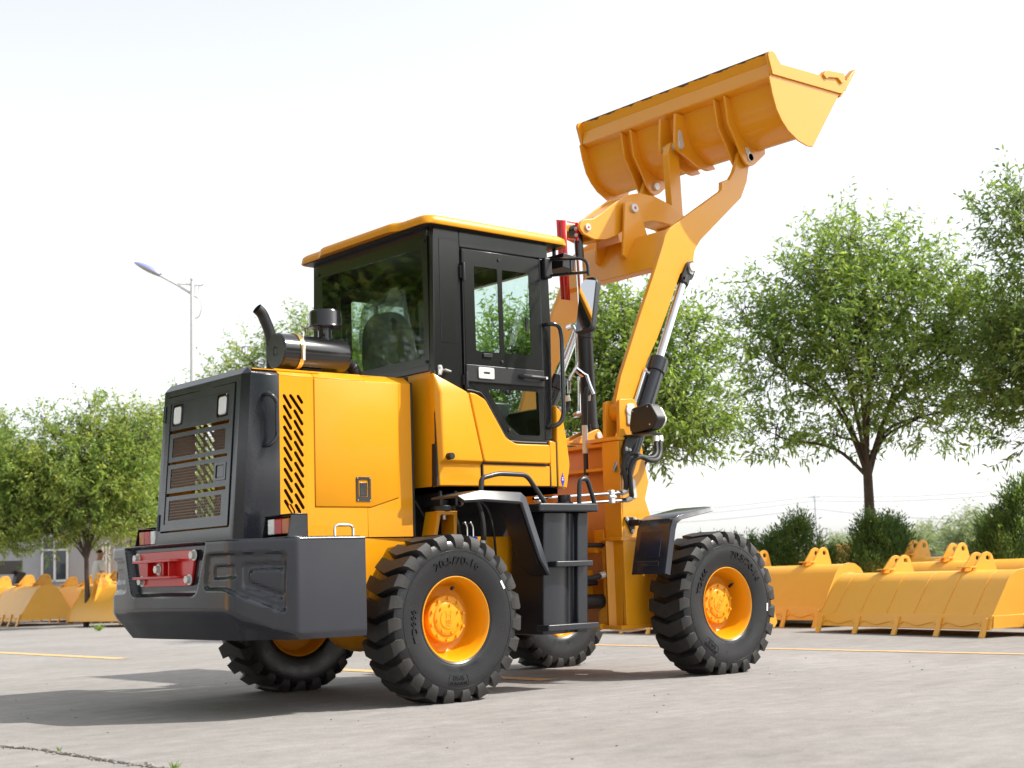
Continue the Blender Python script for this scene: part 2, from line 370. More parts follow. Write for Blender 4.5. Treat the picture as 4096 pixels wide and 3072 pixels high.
def make_tyre():
    mb = MB(); prof = TP+[(r, -y) for r, y in reversed(TP[:-1])]
    fine = []
    for i in range(len(prof)-1):
        fine.append(prof[i])
        if i in (2, 3, 4, 5, 13, 14, 15, 16): fine.append(((prof[i][0]+prof[i+1][0])/2, (prof[i][1]+prof[i+1][1])/2))
    fine.append(prof[-1])
    mb.lathe(fine, (0, 0, 0), (0, 1, 0), 96)
    mb.m = 1; NL = 23; pitch = 2*math.pi/NL
    st = [-1.10, -1.08, -1.0, -.93, -.62, -.30, 0, .30, .62, .93, 1.0, 1.08, 1.10]
    for k in range(NL):
        th0 = k*pitch; vs = []
        for w_ in st:
            a = abs(w_); sg = -1 if w_ < 0 else 1
            if a > 1.09: top, bot, y, hw = .448, .438, .171, .20
            elif a > 1.05: top, bot, y, hw = .470, .455, .176, .24
            elif a > .98: top, bot, y, hw = .512, .485, .168, .285
            elif a > .9: top, bot, y, hw = .536, .492, .154, .300
            else: top, bot, y, hw = .541, .495, .165*a, .30+.03*(1-a)
            thc = th0-.098*min(a, 1.0)-(.015 if a > .98 else 0)
            h = hw*pitch
            yb = y if a < .9 else y-.012
            for dt, r, yy in ((-h*1.10, bot, yb), (-h, top, y), (h, top, y), (h*1.10, bot, yb)):
                vs.append(polar(thc+dt, r, sg*yy))
        fs = []
        for i in range(len(st)-1):
            for j in range(3): fs.append((i*4+j, i*4+j+1, i*4+4+j+1, i*4+4+j))
        fs += [(0, 1, 2, 3), tuple((len(st)-1)*4+q for q in (3, 2, 1, 0))]
        mb.add(vs, fs)
    mb.m = 0
    for s_ in (-1,):                    # moulded lettering and rings on the outer sidewall
        for txt, size, r, ang, ex in (('20.5/70-16', .070, .346, 90, .006), ('TD666', .058, .332, 185, .006), ('RUINNIDE', .030, .392, 268, .003), ('骆马得', .032, .358, 268, .003)):
            try: v, f = text_mesh(txt, size, ex)
            except Exception: continue
            sp = 1.25 if size > .04 else 1.0
            mb.add([polar(R(ang)-x*sp/(r+.02), r+y, s_*(abs(side_y(min(max(r+y, .263), .49)))+z+.001)) for x, y, z in v], f)
        for rr_ in (.285, .432):
            mb.tube([polar(2*math.pi*i/72, rr_, s_*(abs(side_y(rr_))+.0005)) for i in range(72)], .0022, 5, closed=True)
        pl = [(polar(R(268)+a, rr_, s_*(abs(side_y(rr_))+.001))) for a, rr_ in [(-.20, .362), (-.17, .35), (.17, .35), (.20, .362), (.20, .405), (.16, .42), (-.16, .42), (-.20, .405)]]
        mb.tube(pl, .002, 5, closed=True)
        for k in range(12): mb.tube([polar(k*.55+.2, .29, s_*(abs(side_y(.29))+.0005)), polar(k*.55+.2, .36, s_*(abs(side_y(.36))+.0005)), polar(k*.55+.2, .43, s_*(abs(side_y(.43))+.0005))], .0012, 4) if k % 3 == 0 else None
    return mb
def make_rim():
    mb = MB()
    pr = [(.2712, -.1476), (.2730, -.140), (.262, -.132), (.262, -.140), (.2712, -.1476)]
    pr = [(.262, -.130), (.273, -.139), (.2725, -.1480), (.266, -.1500), (.258, -.1430), (.252, -.125), (.240, -.100), (.236, -.06), (.222, -.02), (.218, .01), (.205, .022), (.155, .026), (.12, .026), (.12, .04),
          (.20, .04), (.226, .05), (.240, .10), (.252, .125), (.258, .143), (.266, .150), (.2725, .148), (.273, .139), (.262, .130)]
    mb.lathe(pr, (0, 0, 0), (0, 1, 0), 72)
    for i in range(10):
        a = 2*math.pi*i/10+.1; mb.m = 0
    return mb
def make_hub():
    mb = MB()
    mb.lathe([(.001, -.068), (.062, -.068), (.064, -.064), (.102, -.062), (.108, -.058), (.110, -.053), (.144, -.051), (.150, -.046), (.150, -.020), (.135, -.012), (.135, .03), (.10, .03)], (0, 0, 0), (0, 1, 0), 48)
    for i in range(10):
        a = 2*math.pi*i/10+.25; mb.tube([polar(a, .131, -.048), polar(a, .131, -.066)], .0105, 6)
    for i in range(7):
        a = 2*math.pi*i/7+.5; mb.tube([polar(a, .089, -.06), polar(a, .089, -.073)], .0085, 6)
    try:
        v, f = text_mesh('福工', .052, .0025)
        mb.add([(-(y-.018)*1.0, -.068-z, x) for x, y, z in v], f)
    except Exception: pass
    return mb
TY, RM, HB = make_tyre().mesh('tyre', [MT['tyre'], MT['tread']], smooth=32), make_rim().mesh('wheel', MT['yellow'], smooth=40), make_hub().mesh('hub', MT['yellow'], smooth=35)
vb = MB(); vb.tube([(.06, -.03, .19), (.045, -.06, .197)], .012, 10); vb.m = 1; vb.tube([(.045, -.06, .197), (.03, -.085, .20)], .007, 8)
VL = vb.mesh('valve', [MT['satin'], MT['rubber']])
st_ = MB()
for i in range(1): st_.add([polar(R(33), .415, -.1745), polar(R(25), .415, -.1745), polar(R(25), .432, -.1735), polar(R(33), .432, -.1735)], [(0, 1, 2, 3)])
ST = st_.mesh('paper_sticker', MT['white_plastic'])
def wheel(x, y, rot, left=False):
    o = bpy.data.objects.new('wheel', RM); COL.objects.link(o); o.parent = LD; o.location = (x-1.3, y, .52)
    o.rotation_euler = (0, rot, math.pi if left else 0); o.rotation_mode = 'XYZ'
    if left: o.rotation_mode = 'YZX' ; o.rotation_euler = (0, rot, math.pi)
    for nm, me in (('tyre', TY), ('hub', HB), ('valve', VL), ('paper_sticker', ST)):
        c = bpy.data.objects.new(nm, me); COL.objects.link(c); c.parent = o
    return o
wheel(0, -.93, 0); wheel(2.589, -.93, R(35)); wheel(0, .93, R(20), True); wheel(2.589, .93, R(77), True)

# ---- rear bumper (one moulded piece, embossed)
PLAN = [(-1.495, 0), (-1.490, .46), (-1.455, .805), (-1.148, 1.05), (-.667, 1.05)]
def plan_curve():
    pts = [Vector(p) for p in PLAN]; rads = [0, .12, .07, .018, 0]; out = [pts[0]]
    for i in range(1, 4):
        a = pts[i-1]-pts[i]; b_ = pts[i+1]-pts[i]; A = pts[i]+a.normalized()*rads[i]; B = pts[i]+b_.normalized()*rads[i]
        for k in range(9): s = k/8; out.append(A*(1-s)**2+pts[i]*2*s*(1-s)+B*s*s)
    out.append(pts[-1]); return out
PC = plan_curve(); PL_ = [0]
for a, b_ in zip(PC[:-1], PC[1:]): PL_.append(PL_[-1]+(b_-a).length)
def plan_at(u):
    au = abs(u)
    for i in range(len(PC)-1):
        if au <= PL_[i+1] or i == len(PC)-2:
            t = (au-PL_[i])/(PL_[i+1]-PL_[i]); p = PC[i].lerp(PC[i+1], t); d = (PC[i+1]-PC[i]).normalized(); break
    nrm = Vector((d.y, -d.x))           # inward
    return (p.x, math.copysign(p.y, u) if u else 0, nrm.x, nrm.y*(1 if u >= 0 else -1))
def sd_poly(px, py, poly):
    d = 1e9; inside = False; n = len(poly); j = n-1
    for i in range(n):
        ax, ay = poly[j]; bx, by = poly[i]; ex, ey = bx-ax, by-ay; wx, wy = px-ax, py-ay
        t = max(0, min(1, (wx*ex+wy*ey)/(ex*ex+ey*ey+1e-12))); dx, dy = wx-ex*t, wy-ey*t; d = min(d, dx*dx+dy*dy)
        if (ay > py) != (by > py) and px < (bx-ax)*(py-ay)/(by-ay)+ax: inside = not inside
        j = i
    return math.sqrt(d)*(-1 if inside else 1)
EMB = [(rnd([(.555, .965), (1.118, .962), (1.113, .612), (.74, .758), (.53, .762)], .035), .020, .020),
       (rnd([(.863, .906), (1.094, .906), (1.094, .686), (.863, .768)], .02), .013, .014),
       (rnd([(.925, .868), (1.10, .868), (1.10, .722), (.905, .800), (.905, .85)], .02), -.013, .014),
       (rnd([(.612, .895), (.811, .896), (.815, .826), (.603, .820)], .018), .012, .014)]
REC = rnd([(-.56, 1.10), (.56, 1.10), (.43, .733), (-.43, .733)], .05)
def ip(x, xs, ys):
    if x <= xs[0]: return ys[0]
    for i in range(len(xs)-1):
        if x <= xs[i+1]: t = (x-xs[i])/(xs[i+1]-xs[i]); t = t*t*(3-2*t) if False else t; return ys[i]+(ys[i+1]-ys[i])*t
    return ys[-1]
mb = MB(); us = []; u = -PL_[-1]
us = sorted(set([round(-PL_[-1]+i*.12, 4) for i in range(4)]+[round(-1.215+i*.0081, 4) for i in range(301)]+[round(PL_[-1]-i*.12, 4) for i in range(4)]))
NZ = 74; rows = []
for u in us:
    a = abs(u); zl = ip(a, [0, .70, .80, .92, 1.04, 1.20, 2], [.648, .64, .628, .575, .522, .492, .492]); z2 = ip(a, [0, .76, 1.04, 1.2, 2], [.552, .552, .50, .470, .470]); zb = .452
    wr = ip(a, [0, 1.0, 1.22, 1.3, 2], [1, .9, .15, .06, .06]); px, py, nx, ny = plan_at(u); col = []
    for k in range(NZ+1):
        t = k/NZ
        if t < .05: q = t/.05; z = 1.050-.016*q*q; off = .016*(1-math.sqrt(max(0, 1-(1-q)**2)))
        elif t < .76: z = 1.034+(zl-1.034)*(t-.05)/.71; off = 0
        elif t < .90: q = (t-.76)/.14; z = zl+(z2-zl)*q; off = (.055*q*q*(1.6-.6*q)+.008*q)*wr
        else: q = (t-.90)/.10; z = z2+(zb-z2)*q; off = (.063+.075*q)*wr
        dep = off
        if a < 1.19:
            if z > .55:
                for poly, d, wd in EMB:
                    s = sd_poly(a, z, poly); q = max(0, min(1, .5-s/wd)); dep += d*q*q*(3-2*q)
                s = sd_poly(u, z, REC); q = max(0, min(1, .5-s/.024)); q *= max(0, min(1, (1.044-z)/.02)); dep += .044*q*q*(3-2*q)
        col.append((px+nx*dep, py+ny*dep, z))
    rows.append(col)
for c in rows: mb.v += c
K = NZ+1
for i in range(len(rows)-1):
    for k in range(NZ): mb.f.append((i*K+k, i*K+k+1, (i+1)*K+k+1, (i+1)*K+k))
mb.f.append(tuple(i*K for i in range(len(rows)))); mb.f.append(tuple(i*K+NZ for i in reversed(range(len(rows)))))
mb.f.append(tuple(range(0, K))+tuple((len(rows)-1)*K+k for k in range(NZ, -1, -1)))
mb.mi = [0]*len(mb.f)
bumper = P('bumper', mb, 'bumper', smooth=40)
for a_, b_ in ((-1.0, -.62), (.62, 1.0)):
    tp = MB(); tp.box(-1.05, -.67, a_, b_, 1.051, 1.056); P('bumper_top_plate', tp, 'satin')
# red tow hitch
hp = MB(); hp.prism(rnd([(-.395, 1.004), (.395, 1.004), (.333, .785), (-.333, .785)], .035), 'x', -1.468, -1.450)
hit = P('tow_hitch_plate', hp, 'red', bevel=.003)
for z, y_a, y_b in ((.945, -.215, .335), (.842, -.215, .335)):
    q = MB(); q.prism([(-1.452, y_a+.0), (-1.452, y_b-.10), (-1.50, y_b-.005), (-1.535, y_b-.01), (-1.535, y_a+.02), (-1.50, y_a)], 'z', z-.008, z+.008); P('flange', q, 'red', hit, bevel=.003)
for y in (.155, -.06, -.135):
    q = MB(); q.box(-1.515, -1.452, y-.006, y+.006, .85, .937); P('web', q, 'red', hit, bevel=.002)
for a_, b_ in (((.20, .893, .045, 20), -1.474), ((.02, .893, .05, 24), -1.50)):
    q = MB(); q.prism(circ(*a_), 'x', b_, -1.452); P('pin_boss', q, 'red', hit, bevel=.003)
for (y, z) in ((.381, .97), (-.381, .97), (.318, .823), (-.318, .823), (.02, .893)):
    q = MB(); q.bolt((-1.468 if abs(y) > .1 else -1.502, y, z), (-1, 0, 0), .026, .028); P('bolt', q, 'zinc', hit, bevel=.002)
# ---- tail lamps
def tail(s):
    q = MB()
    q.prism([(-1.19, 1.056), (-1.055, 1.056), (-1.055, 1.186), (-1.165, 1.184)], 'y', s*1.003, s*1.009)
    q.prism([(-1.19, 1.056), (-1.055, 1.056), (-1.055, 1.186), (-1.165, 1.184)], 'y', s*.705, s*.711)
    q.box(-1.168, -1.052, min(s*.70, s*1.012), max(s*.70, s*1.012), 1.186, 1.191); q.box(-1.055, -1.050, min(s*.70, s*1.01), max(s*.70, s*1.01), 1.056, 1.186)
    q.box(-1.20, -1.05, min(s*.70, s*1.012), max(s*.70, s*1.012), 1.051, 1.0565)
    h = P('tail_lamp', q, 'grey', bevel=.002)
    for nm, a, b_, m_ in (('clear_lens', .742, .815, 'lens'), ('red_lens', .815, .905, 'lens_red'), ('amber_lens', .905, .985, 'lens_amber')):
        e = MB(); e.box(-1.168, -1.10, min(s*a, s*b_), max(s*a, s*b_), 1.072, 1.166); P(nm, e, m_, h, bevel=.006)
tail(-1); tail(1)
for s in (-1, 1):
    q = MB(); q.tube(bend([(-.672, s*.72, 1.05), (-.672, s*.72, 1.133), (-.535, s*.72, 1.133), (-.535, s*.72, 1.05)], .03), .0095, 10); P('tie_down_loop', q, 'chrome')

# ---- engine hood
KX = .07045
def xr(z): return -1.206+(z-2.088)*KX
def on_rear(mb, off=0): return mb.map(lambda x, y, z: (xr(z)+x+off, y, z))
q = MB()
def Ro(y, z): return (xr(z), y, z)
def Oo(s, z): return (xr(z)+.033, s*(.573+(2.093-z)*.0090), z)
zb, zt = 1.035, 2.088
ring_o = [(-.513, zb), (.513, zb), (.513, zt), (-.513, zt)]; ring_i = [(-.455, 1.137), (.455, 1.137), (.455, 2.046), (-.455, 2.046)]
o_ = len(q.v); q.add([Ro(*p) for p in ring_o]+[Ro(*p) for p in ring_i]+[(xr(z)+.035, y, z) for y, z in ring_i], [(i, (i+1) % 4, 4+(i+1) % 4, 4+i) for i in range(4)]+[(4+i, 4+(i+1) % 4, 8+(i+1) % 4, 8+i) for i in range(4)])
for s in (-1, 1):
    T = (-1.163, s*.513, 2.134); A = Ro(s*.513, zb); B = Ro(s*.513, zt); C_ = Oo(s, zb); D_ = Oo(s, 2.090)
    q.add([A, C_, D_, B], [(0, 1, 2, 3)]); q.add([B, D_, T], [(0, 1, 2)])
    q.add([C_, (-.978, s*.582, zb), (-.978, s*.58, 2.085), D_], [(0, 1, 2, 3)]); q.add([D_, (-.978, s*.58, 2.085), (-.978, s*.513, 2.134), T], [(0, 1, 2, 3)])
q.add([Ro(-.513, zt), Ro(.513, zt), (-1.163, .513, 2.134), (-1.163, -.513, 2.134)], [(0, 1, 2, 3)])
q.add([(-1.163, -.513, 2.134), (-1.163, .513, 2.134), (-.978, .513, 2.134), (-.978, -.513, 2.134)], [(0, 1, 2, 3)])
bmw = bmesh.new()
me = q.mesh('rear_shroud', MT['grey'], recalc=False); bmw.from_mesh(me); bmesh.ops.remove_doubles(bmw, verts=bmw.verts, dist=.0008); bmesh.ops.recalc_face_normals(bmw, faces=bmw.faces); bmw.to_mesh(me); bmw.free()
me.set_sharp_from_angle(angle=R(18)); shroud = obj('rear_shroud', me, None, LD, solid=.004, bevel=.004, seg=2, bang=18)
def hy(x):                              # fold ahead of the crease turns the front part outwards so it renders darker
    return .580+(.018*(x+.32)/.36 if x > -.32 else 0)
for s in (-1, 1):
    slots = []
    def cap(x0, z0, x1, z1, w_=.0115):
        d = Vector((x1-x0, z1-z0)).normalized(); nn = Vector((-d.y, d.x)); pts = []
        for k in range(5): a = math.pi*k/4; v = nn*math.cos(a)+(-d)*math.sin(a); pts.append((x0+v.x*w_, z0+v.y*w_))
        for k in range(5): a = math.pi*k/4; v = -nn*math.cos(a)+d*math.sin(a); pts.append((x1+v.x*w_, z1+v.y*w_))
        return pts
    for k in range(11):
        z = 1.955-.0665*k; slots.append(cap(-.941, z, -.894, max(z-.072, 1.222)) if z-.03 > 1.23 else cap(-.941, z, -.925, z-.02))
    slots.append(cap(-.893, 1.958, -.811, 1.853)); slots.append(cap(-.838, 1.957, -.811, 1.920))
    for k in range(10):
        z = 1.862-.0665*k; z1 = max(z-.080, 1.222); slots.append(cap(-.864, z, -.864+.053*(z-z1)/.080, z1))
    slots.append(cap(-.905, 1.262, -.880, 1.222))
    v = MB(); v.prism([(-.977, zb), (-.785, zb), (-.785, 2.085), (-.977, 2.085)], 'y', s*.575, s*.580, holes=slots)
    P('vent_panel', v, 'yellow', bevel=.0015, seg=1, bang=60)
    b_ = MB(); xs = [-.785, -.32, .036]; lo, hi = zb, 2.085   # side skin behind the door
    vs = [(x, s*(hy(x)-.004), z) for x in xs for z in (1.06, hi)]
    b_.add(vs, [(0, 2, 3, 1), (2, 4, 5, 3)]); P('side_skin', b_, 'yellow', solid=.003 if s > 0 else -.003)
    # lower skirt and front strip around the side door
    def skin(name, poly, y_off, bevel=.003, m_='yellow'):
        w_ = MB(); left = [p for p in poly]; n = len(poly)
        w_.add([(x, s*(hy(x)+y_off), z) for x, z in poly]+[(x, s*(hy(x)-.003), z) for x, z in poly], [tuple(range(n)), tuple(range(2*n-1, n-1, -1))]+[(i, (i+1) % n, n+(i+1) % n, n+i) for i in range(n)])
        return P(name, w_, m_, bevel=bevel)
    skin('hood_skirt', [(-.785, 1.06), (-.32, 1.06), (-.32, 1.251), (-.725, 1.251), (-.725, 2.085), (-.785, 2.085)], .0)
    skin('hood_skirt', [(-.318, 1.06), (.034, 1.06), (.034, 2.085), (-.062, 2.085), (-.072, 1.314), (-.290, 1.2495), (-.318, 1.2495)], .0)
    if s < 0:
        dr = MB()
        A_ = [(-.7205, 1.258), (-.32, 1.2575), (-.32, 2.083), (-.7185, 2.083)]; B_ = [(-.32, 1.2575), (-.292, 1.2575), (-.0775, 1.321), (-.066, 2.083), (-.32, 2.083)]
        dr.add([(x, -(hy(x)+.002), z) for x, z in A_+B_[1:4]], [(0, 1, 2, 3), (1, 4, 5, 6, 2)])
        door = P('hood_side_door', dr, 'yellow', solid=-.004, bevel=.002)
        lt = MB(); lt.prism(rect(-.411, -.299, 1.293, 1.451, .006), 'y', -.592, -.583, holes=[rect(-.394, -.316, 1.322, 1.434, .012)]); P('latch_frame', lt, 'black', door, bevel=.001, seg=1)
        lt = MB(); lt.prism(rect(-.405, -.305, 1.30, 1.445), 'y', -.5845, -.5835); P('latch_back', lt, 'satin', door)
        lt = MB(); lt.prism(rect(-.384, -.326, 1.326, 1.415, .006), 'y', -.590, -.585); P('latch_paddle', lt, 'black', door, bevel=.002)
        lt = MB()
        for x in (-.403, -.307):
            for z in (1.30, 1.444): lt.cyl((x, -.592, z), (x, -.595, z), .004, 8)
        P('latch_screws', lt, 'zinc', door)
top = MB()
for s in (-1, 1):
    def cq(x0, x1): top.add([(x0, s*hy(x0), 2.085), (x1, s*hy(x1), 2.085), (x1, s*(hy(x1)-.067), 2.134), (x0, s*(hy(x0)-.067), 2.134)], [(0, 1, 2, 3)])
    cq(-.976, -.7205); cq(-.7165, -.32); cq(-.32, .034)
top.add([(-.976, -.513, 2.134), (.034, -.531, 2.134), (.034, .531, 2.134), (-.976, .513, 2.134)], [(0, 1, 2, 3)])
P('hood_top', top, 'yellow', solid=.004, bevel=.003)
fe = MB()
for s in (-1, 1): fe.box(.034, .050, min(s*.56, s*.604), max(s*.56, s*.604), 1.05, 2.095)
fe.box(.034, .050, -.56, .56, 2.09, 2.142); P('hood_edge_seal', fe, 'rubber', bevel=.004)
it = MB(); it.box(-.66, .02, -.555, .555, 1.06, 2.10); P('radiator_core', it, 'brown')
for s in (-1, 1):
    it = MB(); it.box(-1.16, -.985, *sorted((s*.552, s*.560)), 1.05, 2.08); P('inner_liner', it, 'yellow')
it = MB(); it.box(-1.15, -.66, -.55, .55, 2.118, 2.124); P('inner_liner', it, 'yellow')
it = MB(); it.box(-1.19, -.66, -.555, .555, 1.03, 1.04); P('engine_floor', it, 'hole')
# hood rear handle, right and left
for s in (-1, 1):
    q = MB(); q.tube(bend([(-1.09, s*.575, 1.952), (-1.075, s*.630, 1.958), (-1.030, s*.640, 1.915), (-1.028, s*.640, 1.685), (-1.075, s*.630, 1.632), (-1.09, s*.575, 1.635)], .03), .0135, 12); P('hood_handle', q, 'grey')
# ---- rear grille door
gd = MB(); gd.prism(rect(-.449, .459, 1.146, 2.038, .006), 'x', -.008, .012, holes=[rect(-.402, .402, 1.190, 1.995)]); on_rear(gd)
grille = P('grille_door', gd, 'grey', bevel=.0025, seg=1, bang=50)
sl_ = MB(); sl_.prism(rect(-.402, .402, 1.812, 1.995), 'x', -.003, .004, holes=[rect(.228, .372, 1.842, 1.982, .022), rect(-.376, -.226, 1.838, 1.984, .022)]); on_rear(sl_); P('lamp_panel', sl_, 'grey', grille)
for (z0, z1, mz0, mz1, ya, yb) in ((1.600, 1.790, 1.630, 1.760, -.355, .348), (1.394, 1.582, 1.425, 1.553, -.231, .352), (1.190, 1.372, 1.213, 1.344, -.347, .350)):
    s_ = MB(); s_.prism(rect(-.402, .402, z0, z1), 'x', -.003, .004, holes=[rect(ya, yb, mz0, mz1)]); on_rear(s_); slat = P('grille_slat', s_, 'grey', grille)
    h_ = MB(); a_ = .0125; dy = a_*math.sqrt(3); dz = a_*1.5; rr = 0
    nzr = int((mz1-mz0)/dz)+1; nyr = int((yb-ya)/dy)+1
    for iz in range(nzr):
        for iy in range(nyr):
            cy = ya+dy*(iy+.5*(iz % 2)+.35); cz = mz0+dz*(iz+.5)
            if cy > yb or cz > mz1: continue
            O = [(cy+a_*math.cos(R(30+60*k)), cz+a_*math.sin(R(30+60*k))) for k in range(6)]; I = [(cy+.0103*math.cos(R(60*k+30)), cz+.0103*math.sin(R(60*k+30))) for k in range(6)]
            h_.add([(0, *p) for p in O]+[(0, *p) for p in I], [(k, (k+1) % 6, 6+(k+1) % 6, 6+k) for k in range(6)])
    on_rear(h_); P('mesh_sheet', h_, 'grey', grille, recalc=False, smooth=0)
for y in (.30, -.305):
    l_ = MB(); l_.prism(rect(y-.055, y+.055, 1.845, 1.975, .02), 'x', -.004, .05); on_rear(l_); lamp = P('work_lamp', l_, 'satin', grille, bevel=.006)
    l_ = MB(); l_.prism(rect(y-.047, y+.047, 1.852, 1.966, .022), 'x', -.012, 0.0); on_rear(l_); P('work_lamp_lens', l_, 'lens', grille, bevel=.008)
l_ = MB(); l_.prism(rect(-.394, -.250, 1.435, 1.545, .008), 'x', -.010, -.002, holes=[rect(-.376, -.268, 1.449, 1.531, .012)]); l_.prism(rect(-.366, -.282, 1.455, 1.524, .005), 'x', -.006, .0); on_rear(l_); P('grille_latch', l_, 'black', grille, bevel=.001, seg=1)
for z in (1.93, 1.205):
    l_ = MB(); l_.cyl((-.012, .472, z-.055), (-.012, .472, z+.055), .009, 10); l_.box(-.008, .0, .460, .49, z-.05, z+.05); on_rear(l_); P('hinge', l_, 'grey', grille)

# ---- air cleaner, pre-cleaner and exhaust on the hood
ac = MB(); ac.lathe([(.001, 0), (.025, 0), (.027, .003), (.03, .003), (.032, -.002), (.110, -.002), (.120, .008), (.120, .115), (.117, .12), (.117, .50), (.112, .515), (.06, .52), (.001, .52)], (-.866, -.36, 2.277), (1, .0, 0), 40)
acl = P('air_cleaner', ac, 'black', smooth=30)
q = MB(); q.lathe([(.118, .118), (.127, .120), (.127, .150), (.118, .152)], (-.866, -.36, 2.277), (1, 0, 0), 40); P('clamp_band', q, 'brass', acl)
q = MB(); q.tube(bend([(-.733, -.485, 2.23), (-.733, -.492, 2.31), (-.726, -.47, 2.38), (-.706, -.455, 2.40), (-.719, -.46, 2.37)], .012), .004, 6); q.box(-.741, -.723, -.492, -.484, 2.21, 2.31); P('clamp_bolt', q, 'zinc', acl)
q = MB(); q.box(-.70, -.55, -.42, -.30, 2.134, 2.17); P('mount_bracket', q, 'grey', acl)
q = MB(); q.lathe([(.048, -.02), (.048, .07), (.055, .07), (.055, .085), (.112, .085), (.116, .09), (.108, .105), (.108, .185), (.100, .200), (.02, .208), (.001, .208)], (-.482, -.36, 2.375), (0, 0, 1), 40); q.cyl((-.53, -.42, 2.405), (-.56, -.43, 2.405), .008, 8); P('pre_cleaner', q, 'black', acl)
q = MB(); pts = catmull([(-.375, -.36, 2.235), (-.33, -.36, 2.235), (-.28, -.36, 2.215), (-.25, -.36, 2.17), (-.245, -.36, 2.10)], 10)
q.tube(pts, [.043+.004*math.sin(i*2.4) for i in range(len(pts))], 18); P('intake_hose', q, 'rubber', acl)
ex = MB(); pts = bend([(-.680, .0, 2.12), (-.680, .0, 2.45), (-.750, .0, 2.595), (-.79, .0, 2.625)], .17, 10)
ex.tube(pts, .038, 20, caps=False); ex.tube([p for p in pts], .033, 20, caps=False); P('exhaust_pipe', ex, 'satin')
# ---- rear chassis under the hood
q = MB(); q.box(-.98, .95, -.574, -.55, .66, 1.055); q.mirror(); q.box(-.98, -.5, -.55, .55, .60, .66); P('rear_frame', q, 'yellow', bevel=.004)
for x in (0, 2.589):
    q = MB(); q.lathe([(.001, -.80), (.10, -.80), (.105, -.45), (.13, -.30), (.21, -.14), (.225, 0), (.21, .14), (.13, .30), (.105, .45), (.10, .80), (.001, .80)], (x, 0, .52), (0, 1, 0), 28); P('axle', q, 'yellow_matt', smooth=50)
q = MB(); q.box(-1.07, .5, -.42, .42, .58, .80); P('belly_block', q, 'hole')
q = MB(); q.box(.05, .95, -.50, .50, .62, 1.02); q.box(.9, 1.95, -.30, .30, .55, .80); q.box(1.2, 1.95, -.22, .22, .95, 1.15); P('centre_chassis', q, 'yellow_matt', bevel=.01)
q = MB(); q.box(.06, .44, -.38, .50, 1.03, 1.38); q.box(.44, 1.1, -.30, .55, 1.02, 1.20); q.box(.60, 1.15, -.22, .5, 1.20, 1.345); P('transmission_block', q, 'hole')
q = MB(); q.box(.12, 1.25, -.70, .70, 1.352, 1.388); q.mirror(); P('cab_underside', q, 'satin')
# cab mount: inverted yellow bracket and rubber block
q = MB(); q.prism([(.110, .99), (.165, 1.225), (.33, 1.225), (.315, .99), (.29, .99), (.30, 1.200), (.19, 1.200), (.14, .99)], 'y', -.70, -.56); P('cab_mount_bracket', q, 'yellow', bevel=.004)
q = MB(); q.cyl((.245, -.63, 1.226), (.245, -.63, 1.262), .075, 20); q.cyl((.245, -.63, 1.262), (.245, -.63, 1.30), .05, 20); q.box(.17, .19, -.72, -.54, 1.26, 1.36); q.box(.30, .32, -.72, -.54, 1.26, 1.36); P('rubber_mount', q, 'satin', bevel=.003)
q = MB(); q.bolt((.245, -.63, 1.30), (0, 0, 1), .013, .02); q.bolt((.245, -.66, 1.20), (0, 0, -1), .013, .03); P('mount_bolt', q, 'zinc')
def hose(name, pts, r, m_='rubber', n=8, fit=True):
    q = MB(); pp = catmull(pts, 8); q.tube(pp, r, 10); h = P(name, q, m_)
    if fit:
        f_ = MB()
        for a, b_ in ((pp[0], pp[2]), (pp[-1], pp[-3])): f_.tube([a, a+(b_-a).normalized()*.045], r*1.22, 10)
        P('hose_fitting', f_, 'zinc', h)
hose('hydraulic_hose', [(.40, -.62, 1.02), (.39, -.63, 1.10), (.345, -.63, 1.24), (.37, -.62, 1.38)], .019)
hose('hydraulic_hose', [(.57, -.66, .98), (.585, -.66, 1.08), (.58, -.64, 1.22), (.53, -.62, 1.36)], .020)
hose('hydraulic_hose', [(.33, -.55, .99), (.34, -.55, 1.10), (.44, -.50, 1.25), (.60, -.4, 1.30)], .018)
hose('hydraulic_hose', [(.72, -.62, .92), (.705, -.62, 1.10), (.66, -.6, 1.26), (.55, -.55, 1.35)], .009, fit=False)
hose('hydraulic_hose', [(.10, -.53, 1.30), (.2, -.54, 1.16), (.32, -.53, 1.08), (.45, -.5, 1.10)], .012, fit=False)
q = MB(); q.cyl((.475, -.62, .97), (.475, -.62, 1.06), .03, 16); q.cyl((.525, -.62, .97), (.525, -.62, 1.055), .03, 16); vlv = P('control_valve', q, 'blue', bevel=.004)
q = MB()
for x in (.472, .524): q.tube(bend([(x, -.62, 1.05), (x, -.62, 1.125), (x-.02, -.62, 1.155), (x-.045, -.62, 1.14)], .02), .009, 8)
P('valve_elbow', q, 'chrome', vlv)

